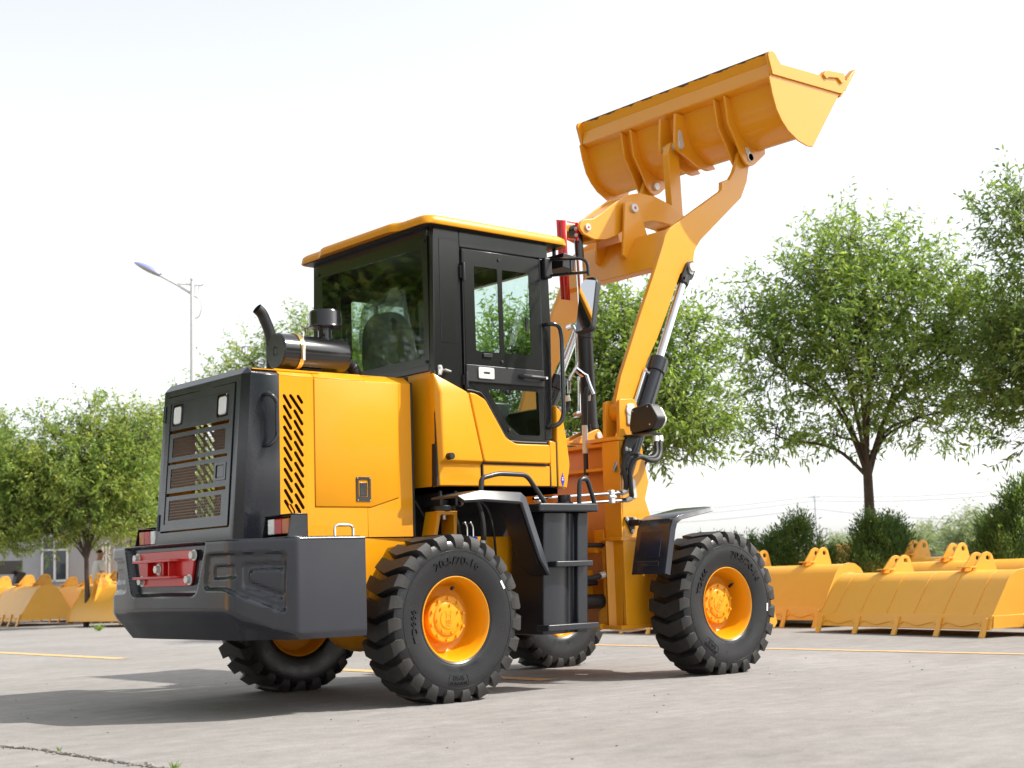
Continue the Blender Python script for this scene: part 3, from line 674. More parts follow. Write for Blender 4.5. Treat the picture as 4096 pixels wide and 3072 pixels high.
# ---- cab
q = MB()
for s in (-1, 1):
    y0, y1 = sorted((s*.70, s*.75))
    q.prism([(.125, 2.05), (.372, 2.05), (.372, 3.19), (.145, 3.19)], 'y', y0, y1)               # rear pillar
    q.prism([(.372, 3.045), (1.19, 3.052), (1.19, 3.19), (.372, 3.19)], 'y', y0, y1)            # header
    q.prism([(1.108, 1.735), (1.178, 1.735), (1.200, 2.6), (1.192, 3.05), (1.108, 3.05)], 'y', y0, y1)   # front pillar
q.box(.13, .19, -.70, .70, 3.10, 3.19); q.box(.12, .17, -.70, .70, 2.165, 2.215)
q.box(1.12, 1.19, -.70, .70, 3.08, 3.19); q.box(.13, 1.19, -.70, .70, 3.185, 3.20)
for s in (-1, 1):
    q.box(.14, .21, *sorted((s*.66, s*.735)), 2.1, 3.15); q.box(.345, .402, *sorted((s*.69, s*.735)), 2.05, 3.1); q.box(1.08, 1.17, *sorted((s*.69, s*.735)), 1.7, 3.1)
q.box(.38, 1.12, -.735, -.70, 3.0, 3.1); q.box(.38, 1.12, .70, .735, 3.0, 3.1); q.box(1.13, 1.185, -.70, .70, 2.97, 3.10); q.box(1.150, 1.190, -.70, .70, 1.40, 1.965)
cabf = P('cab_frame', q, 'black', bevel=.006)
q = MB(); q.prism(rect(.192, .330, 2.365, 3.092, .008), 'y', -.7535, -.749); P('pillar_panel', q, 'black', cabf, bevel=.006, seg=3)
q = MB(); q.prism(rect(.192, .330, 2.365, 3.092, .008), 'y', .749, .7535); P('pillar_panel', q, 'black', cabf, bevel=.006, seg=3)
# rear window: dark printed border with the pane inside it
q = MB(); q.prism(rect(-.700, .692, 2.205, 3.112, .015), 'x', .128, .132, holes=[rnd([(-.645, 2.27), (.61, 2.27), (.61, 3.045), (-.645, 3.025)], .03)])
rw = P('rear_window', q, 'black')
q = MB(); q.prism(rnd([(-.648, 2.267), (.613, 2.267), (.613, 3.048), (-.648, 3.028)], .03), 'x', .1285, .1315); P('rear_pane', q, 'glass_rear', rw)
q = MB()
for y, z in ((-.67, 3.075), (.655, 3.075), (-.67, 2.235), (.655, 2.235)): q.cyl((.129, y, z), (.119, y, z), .012, 12)
P('window_button', q, 'satin', rw)
# windscreen
q = MB(); q.prism(rect(-.69, .69, 1.95, 3.08, .02), 'x', 1.176, 1.180); P('windscreen', q, 'glass')
# roof
def roofring(z, inset, r):
    pl = [(.045+inset, -.815+inset), (.045+inset, -.50), (.002+inset, -.44), (.002+inset, .44), (.045+inset, .50), (.045+inset, .815-inset), (1.385-inset, .79-inset), (1.40-inset, 0), (1.385-inset, -.79+inset)]
    return [(x, y, z) for x, y in rnd(pl, [r, .04, .04, .04, .04, r, r, .5, r], 6)]
q = MB(); rings = [roofring(3.174, .03, .08), roofring(3.166, .0, .10), roofring(3.172, -.004, .10), roofring(3.216, .004, .10), roofring(3.232, .024, .10), roofring(3.242, .07, .08), roofring(3.252, .25, .02)]
nn = len(rings[0])
for r_ in rings: q.v += r_
for i in range(len(rings)-1):
    for k in range(nn): q.f.append((i*nn+k, i*nn+(k+1) % nn, (i+1)*nn+(k+1) % nn, (i+1)*nn+k))
q.f += [tuple(range(nn)), tuple((len(rings)-1)*nn+k for k in reversed(range(nn)))]; q.mi = [0]*len(q.f)
roof = P('cab_roof', q, 'yellow', smooth=50)
q = MB(); q.tube([(1.21+.022*math.cos(a), -.60, 3.262+.022*math.sin(a)) for a in [2*math.pi*i/16 for i in range(16)]], .007, 8, closed=True); P('lifting_eye', q, 'yellow', roof)
q = MB(); q.box(.07, 1.33, -.78, .78, 3.166, 3.171); P('roof_liner', q, 'satin')
# work lamp under the roof's front corner
q = MB(); q.obox((1.40, -.66, 3.06), (.12, .19, .11), Matrix.Rotation(R(8), 3, 'Y')); q.cyl((1.34, -.66, 3.11), (1.34, -.66, 3.17), .015, 10); P('roof_work_lamp', q, 'satin', bevel=.012)
# cab lower body
def cab_side(s):
    def pr(poly, y0, y1, name='cab_side_panel', m_='yellow', bevel=.006, seg=2, parent=None):
        q = MB(); a, b_ = sorted((s*y0, s*y1)); q.prism(poly, 'y', a, b_); return P(name, q, m_, parent, bevel=bevel, seg=seg)
    # rear corner panel with its bevelled upper and lower edge
    q = MB(); ring = [(.150, 2.012), (.390, 2.018), (.500, 1.560), (.155, 1.560)]; outer = [(.112, 2.150), (.386, 2.040), (.505, 1.540), (.135, 1.535)]
    low = [(.135, 1.535), (.505, 1.540), (.500, 1.390), (.140, 1.388)]
    Y = lambda pts, y: [(x, s*y, z) for x, z in pts]
    q.add(Y(ring, .787)+Y(outer, .757), [(0, 1, 2, 3), (4, 5, 1, 0), (5, 6, 2, 1), (6, 7, 3, 2), (7, 4, 0, 3)])
    q.add(Y(low, .757)+Y(low, .70)+[(.112, s*.757, 2.15), (.112, s*.70, 2.15), (.386, s*.757, 2.04), (.386, s*.70, 2.04)], [(0, 1, 2, 3), (2, 6, 7, 3), (3, 7, 4, 0), (0, 4, 9, 8), (8, 9, 11, 10), (10, 11, 5, 1), (1, 5, 6, 2)])
    bm = bmesh.new(); me = q.mesh('cab_side_panel', MT['yellow'], recalc=False); bm.from_mesh(me); bmesh.ops.remove_doubles(bm, verts=bm.verts, dist=.0005); bmesh.ops.recalc_face_normals(bm, faces=bm.faces); bm.to_mesh(me); bm.free()
    pan = obj('cab_side_panel', me, None, LD, bevel=.010, seg=3)
    pr([(.512, 1.392), (1.120, 1.398), (1.124, 1.540), (.514, 1.540)], .70, .768, 'cab_sill')
    pr([(1.134, 1.398), (1.190, 1.396), (1.196, 1.715), (1.134, 1.725)], .70, .764, 'cab_sill')
    pr([(.12, 1.388), (1.20, 1.394), (1.20, 1.73), (.90, 1.735), (.50, 2.0), (.14, 2.10)], .70, .748, 'cab_inner_skin', 'satin', 0)
    # front cowl
    pr(rnd([(1.199, 1.394), (1.286, 1.384), (1.322, 1.555), (1.300, 1.745), (1.262, 1.93), (1.205, 1.985)], [.0, .012, .02, .03, .02, 0]), .0, .765, 'front_cowl', bevel=.02, seg=4)
    return pan
for s in (-1, 1): cab_side(s)
q = MB(); q.box(.128, .150, -.735, .735, 1.385, 2.185); P('cab_rear_panel', q, 'yellow', bevel=.004)
q = MB(); q.box(.122, .137, -.752, -.742, 1.388, 2.165); q.box(1.1915, 1.1975, -.766, -.74, 1.39, 1.72); q.box(1.1255, 1.1325, -.7655, -.74, 1.395, 1.54); q.box(.5055, .5115, -.766, -.74, 1.39, 1.54); P('panel_seals', q, 'rubber')
q = MB(); q.cyl((.20, -.785, 1.585), (.20, -.83, 1.585), .024, 18, .022); q.cyl((.20, -.8305, 1.585), (.20, -.8315, 1.585), .016, 18); P('drain_pipe', q, 'rubber', bevel=.003)
q = MB(); q.prism([(1.243, 1.392+.0), (1.262, 1.445), (1.243, 1.50), (1.224, 1.445)], 'y', -.7665, -.7655)
dia = P('diamond_sticker', q, mat_key) if False else obj('diamond_sticker', q, mat('sticker blue', (.045, .03, .42), .4), LD)
q = MB(); q.prism([(1.234, 1.443), (1.252, 1.443), (1.252, 1.450), (1.234, 1.450)], 'y', -.7675, -.767); q.prism([(1.238, 1.456), (1.249, 1.456), (1.249, 1.464), (1.238, 1.464)], 'y', -.7675, -.767); P('sticker_print', q, 'white_plastic', dia)
# doors (right one in view, left one seen through the glass)
def cab_door(s):
    def pl(poly, y0, y1, holes=None):
        q = MB(); a, b_ = sorted((s*y0, s*y1)); q.prism(poly, 'y', a, b_, holes); return q
    fr = pl([(.382, 2.085), (.388, 3.036), (1.102, 3.040), (1.098, 1.705), (.80, 1.705), (.72, 1.74), (.545, 2.0), (.47, 2.04), (.39, 2.045)], .735, .757,
            [rect(.405, 1.080, 2.240, 3.018, .01), rnd([(.44, 2.085), (1.078, 2.090), (1.078, 1.730), (.82, 1.730), (.745, 1.765), (.565, 2.025), (.48, 2.06)], .012)])
    d = P('cab_door', fr, 'black', bevel=.003)
    up = pl(rect(.398, 1.087, 2.233, 3.025, .012), .755, .7595, [rect(.488, .701, 2.325, 2.925, .022), rect(.742, .992, 2.325, 2.925, .022)]); P('printed_border', up, 'black', d)
    lw = pl(rnd([(.43, 2.092), (1.083, 2.097), (1.085, 1.722), (.815, 1.722), (.735, 1.757), (.553, 2.02), (.47, 2.062)], .012), .755, .7595, [rnd([(.585, 2.065), (.715, 2.068), (.735, 2.03), (.775, 2.03), (.795, 2.068), (1.045, 2.070), (1.050, 1.755), (.83, 1.755), (.775, 1.80), (.60, 2.03)], .02)]); P('printed_border', lw, 'black', d)
    for r_ in (rect(.484, .705, 2.321, 2.929, .022), rect(.738, .996, 2.321, 2.929, .022)): P('window_pane', pl(r_, .7562, .7585), 'glass', d)
    P('window_pane', pl(rnd([(.58, 2.072), (1.052, 2.076), (1.056, 1.75), (.82, 1.75), (.765, 1.79), (.59, 2.03)], .02), .7562, .7585), 'glass', d)
    P('middle_rail', pl(rect(.390, 1.100, 2.105, 2.226), .74, .772), 'satin', d, bevel=.006)
    yl = pl(rnd([(.394, 2.030), (.455, 2.022), (.535, 1.985), (.712, 1.727), (.80, 1.690), (1.116, 1.692), (1.114, 1.556), (.508, 1.556)], .02), .74, .788); P('lower_panel', yl, 'yellow', d, bevel=.020, seg=3, bang=40)
    sealp = [(.392, 2.046), (.462, 2.040), (.545, 2.0), (.722, 1.741), (.806, 1.706), (1.10, 1.706)]
    q = MB(); q.tube([(x, s*.765, z) for x, z in catmull([(a, b_, 0) for a, b_ in sealp], 5) and [(v.x, v.y) for v in catmull([(a, b_, 0) for a, b_ in sealp], 5)]], .007, 6); P('door_seal', q, 'rubber', d)
    P('lock_plate', pl(rect(.489, .629, 2.132, 2.211, .012), .772, .780, [rect(.534, .590, 2.165, 2.179, .006)]), 'zinc', d, bevel=.002)
    q = MB(); q.tube(bend([(.868, s*.772, 2.168), (.885, s*.802, 2.168), (1.04, s*.806, 2.166), (1.083, s*.80, 2.165), (1.083, s*.772, 2.165)], .02), .015, 10); P('door_handle', q, 'satin', d)
    q = MB(); q.cyl((1.083, s*.80, 2.165), (1.083, s*.818, 2.165), .010, 12); P('key_lock', q, 'zinc', d)
    for z0, z1 in ((2.805, 2.935), (2.062, 2.170)):
        q = MB(); q.cyl((.388, s*.772, z0), (.388, s*.772, z1), .011, 12); q.box(.365, .395, min(s*.75, s*.766), max(s*.75, s*.766), z0+.02, z1-.02); P('hinge', q, 'satin', d, bevel=.002)
    q = MB()
    for x, z in ((.716, 2.988), (.716, 2.262), (.755, 2.055), (.762, 1.785)): q.cyl((x, s*.759, z), (x, s*.769, z), .011, 12)
    q.prism(rect(.545, .625, 2.285, 2.312, .008), 'y', *sorted((s*.759, s*.772))); q.prism(rect(.945, .972, 2.50, 2.60, .006), 'y', *sorted((s*.757, s*.770))); P('glass_fitting', q, 'satin', d, bevel=.002)
    return d
cab_door(-1); cab_door(1)
q = MB(); q.prism(rnd([(.155, 2.205), (.185, 2.205), (.195, 2.16), (.155, 2.13)], .01), 'y', -.762, -.752); q.obox((.215, -.775, 2.168), (.05, .035, .008), Matrix.Rotation(R(12), 3, 'Y')); q.bolt((.17, -.762, 2.19), (0, -1, 0), .007, .006); q.bolt((.17, -.762, 2.145), (0, -1, 0), .007, .006); P('door_stop', q, 'zinc')
q = MB(); q.tube(bend([(1.125, -.752, 2.562), (1.135, -.815, 2.565), (1.215, -.825, 2.555), (1.232, -.825, 2.47), (1.222, -.825, 1.905), (1.195, -.82, 1.85), (1.145, -.81, 1.822), (1.125, -.752, 1.82)], .035), .0165, 12); P('grab_handle', q, 'black')
# mirror
q = MB(); q.box(1.125, 1.195, -.795, -.752, 2.905, 3.055); mb_ = P('mirror_bracket', q, 'satin', bevel=.01)
q = MB(); q.tube(bend([(1.185, -.78, 3.045), (1.20, -1.10, 2.995), (1.205, -1.155, 2.955), (1.20, -1.165, 2.86)], .06, 8), .012, 10); q.tube([(1.185, -.78, 2.928), (1.203, -1.16, 2.885)], .012, 10); q.tube([(1.195, -.99, 3.01), (1.197, -.99, 2.908)], .008, 8); P('mirror_arm', q, 'black', mb_)
Mm = Matrix.Rotation(R(14), 3, 'Z') @ Matrix.Rotation(R(15), 3, 'Y')
def mplate(poly, a, b_):
    m_ = MB(); m_.prism(poly, 'x', a, b_); return m_.map(lambda x, y, z: tuple(Vector((1.205, -1.125, 2.655)) + Mm @ Vector((x, y, z))))
P('mirror_housing', mplate(rnd([(-.072, -.19), (.068, -.215), (.072, .16), (.03, .215), (-.04, .215), (-.072, .18)], .03), -.006, .05), 'satin', mb_, bevel=.012, seg=3)
P('mirror_face', mplate(rnd([(-.064, -.182), (.060, -.205), (.064, .157), (.026, .206), (-.036, .206), (-.064, .175)], .025), -.010, -.006), 'mirror', mb_)
# cab interior
q = MB(); q.box(.17, 1.17, -.69, .69, 1.40, 1.43); q.box(.95, 1.17, -.30, .30, 1.43, 2.05); q.box(.40, .95, .45, .68, 1.43, 1.85); P('cab_floor', q, 'satin', bevel=.02)
q = MB(); q.obox((.58, .10, 2.02), (.46, .50, .15)); q.box(.42, .78, -.06, .26, 1.43, 1.95); P('seat_cushion', q, 'seat', bevel=.04, seg=3)
q = MB(); q.prism(rnd([(-.24, 2.02), (.24, 2.02), (.28, 2.38), (.23, 2.62), (.12, 2.71), (-.12, 2.71), (-.23, 2.62), (-.28, 2.38)], .06), 'x', 0, .13); q.map(lambda x, y, z: (x+.34-(z-2.0)*.10, y+.10, z)); P('seat_back', q, 'seat', bevel=.035, seg=3)
rs2 = random.Random(8)
def film_bag():
    q = MB(); n, mZ = 40, 26
    for k in range(mZ+1):
        t = k/mZ; z = 2.0+.79*t
        for i in range(n):
            a = 2*math.pi*i/n; hw = .31*(1-.25*max(0, (t-.6)/.4)**2); dp = .10*(1-.4*t)
            rr_ = 1+.05*math.sin(7*a+9*t)+.04*math.sin(13*a-17*t)+rs2.uniform(-.03, .03)
            q.v.append((.40-(z-2.0)*.10+dp*rr_*math.cos(a), .10+hw*rr_*math.sin(a), z+.03*math.sin(5*a)*t+(.05 if (t > .95 and math.sin(a) < -.5) else 0)))
    for k in range(mZ):
        for i in range(n): q.f.append((k*n+i, k*n+(i+1) % n, (k+1)*n+(i+1) % n, (k+1)*n+i))
    q.f.append(tuple(mZ*n+i for i in range(n))); q.mi = [0]*len(q.f); return q
P('seat_cover_film', film_bag(), 'film', smooth=60)
q = MB(); q.tube([(.93+.05*math.sin(a), .19*math.cos(a), 2.10+.17*math.sin(a)) for a in [2*math.pi*i/28 for i in range(28)]], .014, 8, closed=True); q.cyl((.93, 0, 2.10), (1.05, 0, 1.95), .03, 12); q.cyl((.93, -.19, 2.10), (.93, .19, 2.10), .010, 8); P('steering_wheel', q, 'satin')
q = MB(); q.tube(catmull([(.70, -.40, 1.80), (.69, -.41, 1.95), (.66, -.43, 2.04)], 5), [.012]*8+[.022]*3, 8); P('control_lever', q, 'rubber')
q = MB(); q.tube([(1.15, .1, 3.02), (1.02, -.02, 2.98)], .012, 8); q.tube([(1.02, -.02, 2.98), (1.05, -.02, 2.70)], .012, 8); P('fan_stem', q, 'satin')

# ---- hydraulic tank with steps, rear fender and rails (both sides)
for s in (-1, 1):
    def pz(poly, z0, z1): q = MB(); q.prism([(x, s*y) for x, y in poly], 'z', z0, z1); return q
    q = pz([(.835, .62), (.835, .955), (.872, .972), (.965, .972), (1.005, .972), (1.075, .945), (1.10, .915), (1.155, .915), (1.158, .955), (1.255, .955), (1.262, .90), (1.262, .62)], .375, 1.205)
    q.map(lambda x, y, z: (x+(z-.4)*.055, y, z)); tk = P('tank', q, 'grey_satin', bevel=.008)
    P('tank_top', pz(rnd([(.79, .60), (.79, 1.02), (1.345, 1.02), (1.345, .60)], .02), 1.206, 1.264), 'grey_satin', tk, bevel=.010, seg=3)
    P('step', pz(rnd([(.885, .93), (.90, 1.05), (1.245, 1.05), (1.255, .93)], .015), .829, .867), 'grey_satin', tk, bevel=.006)
    P('step', pz(rnd([(.800, .93), (.805, 1.05), (1.28, 1.05), (1.29, .93)], .015), .400, .442), 'grey_satin', tk, bevel=.006)
    q = MB(); q.cyl((1.22, s*.80, 1.264), (1.22, s*.80, 1.285), .062, 20); q.cyl((1.22, s*.80, 1.285), (1.22, s*.80, 1.335), .048, 12); P('filler_cap', q, 'satin', tk, bevel=.004)
    q = MB(); q.tube(bend([(1.27, s*.90, 1.255), (1.28, s*.90, 1.44), (1.355, s*.90, 1.45), (1.415, s*.90, 1.29), (1.415, s*.90, 1.255)], .05), .017, 12); P('tank_rail', q, 'grey_satin', tk)
    q = MB(); q.tube(bend([(.297, s*1.0, 1.345), (.299, s*1.0, 1.425), (.45, s*1.0, 1.459), (.70, s*1.0, 1.454), (.862, s*1.0, 1.262), (.82, s*.985, 1.24)], .045), .0165, 12); P('step_rail', q, 'grey_satin')
    # rear fender: a thin folded sheet with a turned outer lip
    path = [(.055, 1.306), (.25, 1.343), (.60, 1.333), (.645, 1.30), (.792, .915), (.838, .776)]
    q = MB(); inn = []; n_ = len(path)
    for (x, z), (dx, dz) in zip(path, [(0, -.016), (.0, -.016), (-.012, -.016), (-.014, -.008), (-.014, -.006), (-.014, -.002)]): inn.append((x+dx, z+dz))
    for yy, pth in ((.77, path), (1.050, path), (1.082, [(x+d, z-e) for (x, z), (d, e) in zip(path, [(.035, .034), (.01, .062), (-.045, .066), (-.062, .04), (-.066, .02), (-.03, 0)])]), (1.070, [(x+d, z-e) for (x, z), (d, e) in zip(inn, [(.035, .034), (.01, .062), (-.045, .066), (-.062, .04), (-.066, .02), (-.03, 0)])]), (1.045, inn), (.77, inn)):
        q.v += [(x, s*(yy+.06 if (yy < .8 and z < .8) else yy), z) for x, z in pth]
    for r_ in range(6):
        r2 = (r_+1) % 6
        for i in range(n_-1): q.f.append((r_*n_+i, r_*n_+i+1, r2*n_+i+1, r2*n_+i))
    q.f += [tuple(r_*n_ for r_ in range(6)), tuple(r_*n_+n_-1 for r_ in reversed(range(6)))]; q.mi = [0]*len(q.f)
    fd = P('rear_fender', q, 'grey_satin', bevel=.004, seg=2)
    q = MB(); q.tube([(.628, s*.98, 1.28), (.768, s*.98, .915), (.79, s*.98, .85)], .012, 6); P('fender_rib', q, 'grey_satin', fd)
    # front fender: moulded box shape
    q = MB(); pth = [(1.905, .756), (1.925, .84), (1.985, 1.085), (2.020, 1.155), (2.075, 1.185), (2.42, 1.246), (2.475, 1.236)]
    inn = [(1.925, .756), (1.945, .84), (2.004, 1.075), (2.035, 1.138), (2.085, 1.166), (2.42, 1.228), (2.475, 1.232)]; n_ = len(pth)
    lip = [(x+.05, z-.012) if i in (0, 1, 2) else (x+.035, z-.035) for i, (x, z) in enumerate(pth[:-1])]+[(2.475, 1.232)]
    for yy, pp in ((.755, pth), (.775, pth), (1.045, pth), (1.085, [((a+c)/2-.012, (b_+d)/2+.008) for (a, b_), (c, d) in zip(pth, lip)]), (1.10, lip), (1.088, [(x+.006, z-.004) for x, z in lip]), (1.035, inn), (.755, inn)):
        q.v += [(x, s*yy, z) for x, z in pp]
    for r_ in range(8):
        r2 = (r_+1) % 8
        for i in range(n_-1): q.f.append((r_*n_+i, r_*n_+i+1, r2*n_+i+1, r2*n_+i))
    q.f += [tuple(r_*n_ for r_ in range(8)), tuple(r_*n_+n_-1 for r_ in reversed(range(8)))]; q.mi = [0]*len(q.f)
    fd = P('front_fender', q, 'bumper', bevel=.016, seg=4)
    def ff(u0, u1, v0, v1, name):        # raised panels on the fender's rear face
        a = Vector((1.905, .756)); b_ = Vector((1.985, 1.085)); e = MB(); pl_ = rect(u0, u1, v0, v1, .015)
        e.add([((a+(b_-a)*t).x-.004, s*y, (a+(b_-a)*t).y) for y, t in pl_]+[((a+(b_-a)*t).x+.004, s*y, (a+(b_-a)*t).y) for y, t in pl_], [tuple(range(len(pl_))), tuple(range(2*len(pl_)-1, len(pl_)-1, -1))]+[(i, (i+1) % len(pl_), len(pl_)+(i+1) % len(pl_), len(pl_)+i) for i in range(len(pl_))])
        P(name, e, 'bumper', fd, bevel=.003)
    ff(.80, 1.02, .36, .96, 'raised_panel'); ff(.79, 1.02, .17, .29, 'raised_panel')
    q = MB(); q.prism(rnd([(1.95, 1.19), (2.08, 1.185), (2.03, 1.05)], .02), 'y', *sorted((s*.65, s*.664))); q.box(2.0, 2.09, *sorted((s*.66, s*.76)), 1.12, 1.165); fb = P('fender_bracket', q, 'satin', bevel=.003)
    q = MB()
    for x, z in ((1.975, 1.172), (2.055, 1.172), (2.03, 1.08)): q.bolt((x, s*.664, z), (0, s, 0), .012, .012)
    P('bracket_bolts', q, 'zinc', fb)
# ---- front frame
for s in (-1, 1):
    def py(poly, y0, y1, name='frame_plate', m_='yellow_matt', bevel=.004, parent=None):
        q = MB(); q.prism(poly, 'y', *sorted((s*y0, s*y1))); return P(name, q, m_, parent, bevel=bevel)
    col_ = py([(1.942, .385), (1.942, 1.03), (1.942, 1.765), (2.135, 1.778), (2.181, 1.752), (2.240, 1.45), (2.195, 1.325), (2.262, 1.15), (2.40, .80), (2.38, .385)], .615, .648, 'front_frame_side')
    q = MB(); q.box(1.930, 1.955, *sorted((s*.47, s*.648)), 1.03, 1.765); q.box(1.955, 2.20, *sorted((s*.47, s*.49)), 1.03, 1.765); P('frame_column', q, 'yellow_matt', col_, bevel=.004)
    q = MB(); q.prism([(1.915, s*.66), (2.16, s*.66), (2.16, s*.30), (1.935, s*.30), (1.915, s*.44)], 'z', 1.767, 1.797); P('top_plate', q, 'yellow_matt', col_, bevel=.004)
    q = MB(); q.prism([(1.915, s*.655), (2.20, s*.655), (2.20, s*.42), (1.915, s*.42)], 'z', 1.012, 1.036); P('gusset_plate', q, 'yellow_matt', col_, bevel=.003)
    q = MB(); q.prism([(1.88, s*.655), (2.42, s*.655), (2.42, s*.30), (1.88, s*.30)], 'z', .358, .386); P('bottom_plate', q, 'yellow_matt', col_, bevel=.003)
    q = MB(); q.prism([(s*.44, .386), (s*.60, .386), (s*.612, .70), (s*.612, 1.012), (s*.44, 1.012)], 'x', 1.945, 1.965); q.prism([(s*.36, .386), (s*.455, .386), (s*.455, 1.10), (s*.35, 1.10), (s*.35, .97), (s*.43, .93), (s*.43, .54), (s*.36, .47)], 'x', 1.925, 1.945); P('rear_web', q, 'yellow_matt', col_, bevel=.003)
    q = MB(); q.prism([(1.90, s*.50), (1.95, s*.54), (1.95, s*.525)], 'z', .386, 1.012); P('web_rib', q, 'yellow_matt', col_)
    # ears that carry the boom pivot
    for y0, y1 in ((.628, .662), (.478, .512)):
        py(rnd([(1.938, 1.797), (1.948, 2.078), (2.118, 2.092), (2.145, 2.02), (2.16, 1.797)], [0, .03, .05, .03, 0]), y0, y1, 'boom_ear', parent=col_, bevel=.004)
    q = MB(); q.cyl((2.055, s*.44, 2.0), (2.055, s*.675, 2.0), .042, 22); P('boom_pin', q, 'zinc', col_)
    py(rnd([(2.02, 1.885), (2.02, 2.045), (2.105, 2.05), (2.105, 1.885)], .02), .663, .672, 'pin_plate', 'zinc', .002, col_)
    py(rnd([(2.03, 1.33), (2.03, 1.475), (2.085, 1.475), (2.10, 1.33)], .015), .65, .658, 'lug_plate', 'zinc', .002, col_)
q = MB(); q.box(2.10, 2.12, -.61, .61, .386, 1.765); q.box(1.96, 2.12, -.50, .50, 1.735, 1.765); q.box(1.95, 2.12, -.47, .47, 1.55, 1.575); q.box(1.86, 2.30, -.45, .45, .36, .40); P('front_frame_web', q, 'yellow_matt', bevel=.004)
q = MB(); q.box(1.88, 1.95, -.40, .36, .93, .99); P('lock_bar', q, 'yellow_matt', bevel=.004)
for y in (-.095, .06):
    q = MB(); q.prism(rnd([(1.93, 1.797), (2.20, 1.90), (2.27, 1.925), (2.315, 1.87), (2.33, 1.797)], [0, .02, .05, .04, 0]), 'y', y, y+.03); P('cylinder_ear', q, 'yellow_matt', bevel=.004)
# steering cylinder, hoses and blue valve seen between tank and column
q = MB(); q.cyl((1.20, -.33, .565), (1.95, -.40, .565), .055, 18); q.cyl((1.22, -.28, .70), (1.92, -.36, .705), .022, 12); P('steering_cylinder', q, 'satin')
hose('hydraulic_hose', [(1.30, -.45, .76), (1.50, -.46, .80), (1.72, -.46, .74), (1.90, -.47, .765)], .021)
hose('hydraulic_hose', [(1.22, -.40, .98), (1.50, -.42, .95), (1.70, -.43, .985), (1.93, -.44, .985)], .019, fit=False)
hose('hydraulic_hose', [(1.35, -.34, 1.35), (1.52, -.38, 1.10), (1.55, -.38, .95), (1.45, -.36, .75)], .021)
q = MB(); q.cyl((1.40, -.52, 1.14), (1.62, -.52, 1.14), .040, 16); q.cyl((1.55, -.52, 1.14), (1.55, -.52, 1.23), .022, 12); q.cyl((1.44, -.52, 1.14), (1.44, -.52, 1.22), .03, 12); P('priority_valve', q, 'blue', bevel=.004)
# steel pipes with a clamp and hoses up to the lift circuit
for a, b_ in (((1.05, -.66, 1.318), (1.905, -.69, 1.366)), ((1.05, -.66, 1.262), (1.955, -.69, 1.312))):
    q = MB(); q.tube([a, b_], .0125, 10); q.tube([Vector(b_), Vector(b_)+Vector((-.06, .002, -.003))], .019, 6); P('steel_pipe', q, 'chrome')
q = MB(); q.box(1.775, 1.815, -.712, -.668, 1.285, 1.385); q.cyl((1.765, -.70, 1.333), (1.83, -.70, 1.333), .016, 10); P('pipe_clamp', q, 'zinc', bevel=.008)
hose('lift_hose', [(1.905, -.69, 1.366), (1.935, -.70, 1.385), (1.925, -.72, 1.45), (1.905, -.72, 1.56), (1.943, -.73, 1.643), (2.006, -.74, 1.66), (2.101, -.75, 1.632), (2.189, -.75, 1.631), (2.246, -.74, 1.667), (2.270, -.72, 1.73), (2.289, -.70, 1.80)], .0185)
hose('lift_hose', [(1.955, -.69, 1.312), (1.975, -.72, 1.335), (1.955, -.74, 1.395), (1.945, -.75, 1.53), (1.978, -.76, 1.603), (2.042, -.77, 1.632), (2.128, -.78, 1.607), (2.217, -.77, 1.616), (2.275, -.75, 1.666), (2.305, -.73, 1.743), (2.328, -.71, 1.80)], .0185)
hose('tilt_hose', [(1.96, -.25, 1.48), (1.965, -.25, 1.62), (1.97, -.25, 1.80), (1.985, -.25, 2.03), (1.995, -.25, 2.16), (2.02, -.24, 2.21), (2.045, -.22, 2.17), (2.06, -.20, 2.13)], .019, fit=True)
q = MB(); q.tube([(1.965, -.25, 1.70), (1.968, -.25, 1.92)], .023, 8); P('bulkhead_fitting', q, 'zinc')
hose('tilt_hose', [(1.93, -.1, 2.17), (1.94, -.1, 2.10), (1.90, -.1, 2.05), (1.82, -.1, 2.06)], .019)
q = MB(); q.tube(bend([(2.035, -.09, 2.74), (2.06, -.10, 2.69), (2.06, -.10, 2.42), (2.02, -.10, 2.37), (1.962, -.10, 2.30), (1.956, -.10, 2.19)], .03), .013, 10); q.tube([(2.10, -.10, 2.36), (2.155, -.10, 2.345), (2.168, -.12, 2.26), (2.185, -.14, 2.19)], .013, 10); q.tube([(2.072, -.09, 2.33), (2.066, -.09, 2.02)], .013, 10)
q.tube([(2.03, -.10, 2.39), (2.115, -.10, 2.345)], .022, 8); q.cyl((2.03, -.10, 2.735), (2.05, -.02, 2.735), .024, 12); q.cyl((2.05, -.10, 2.03), (2.09, -.02, 2.03), .024, 12); P('tilt_steel_pipe', q, 'chrome')
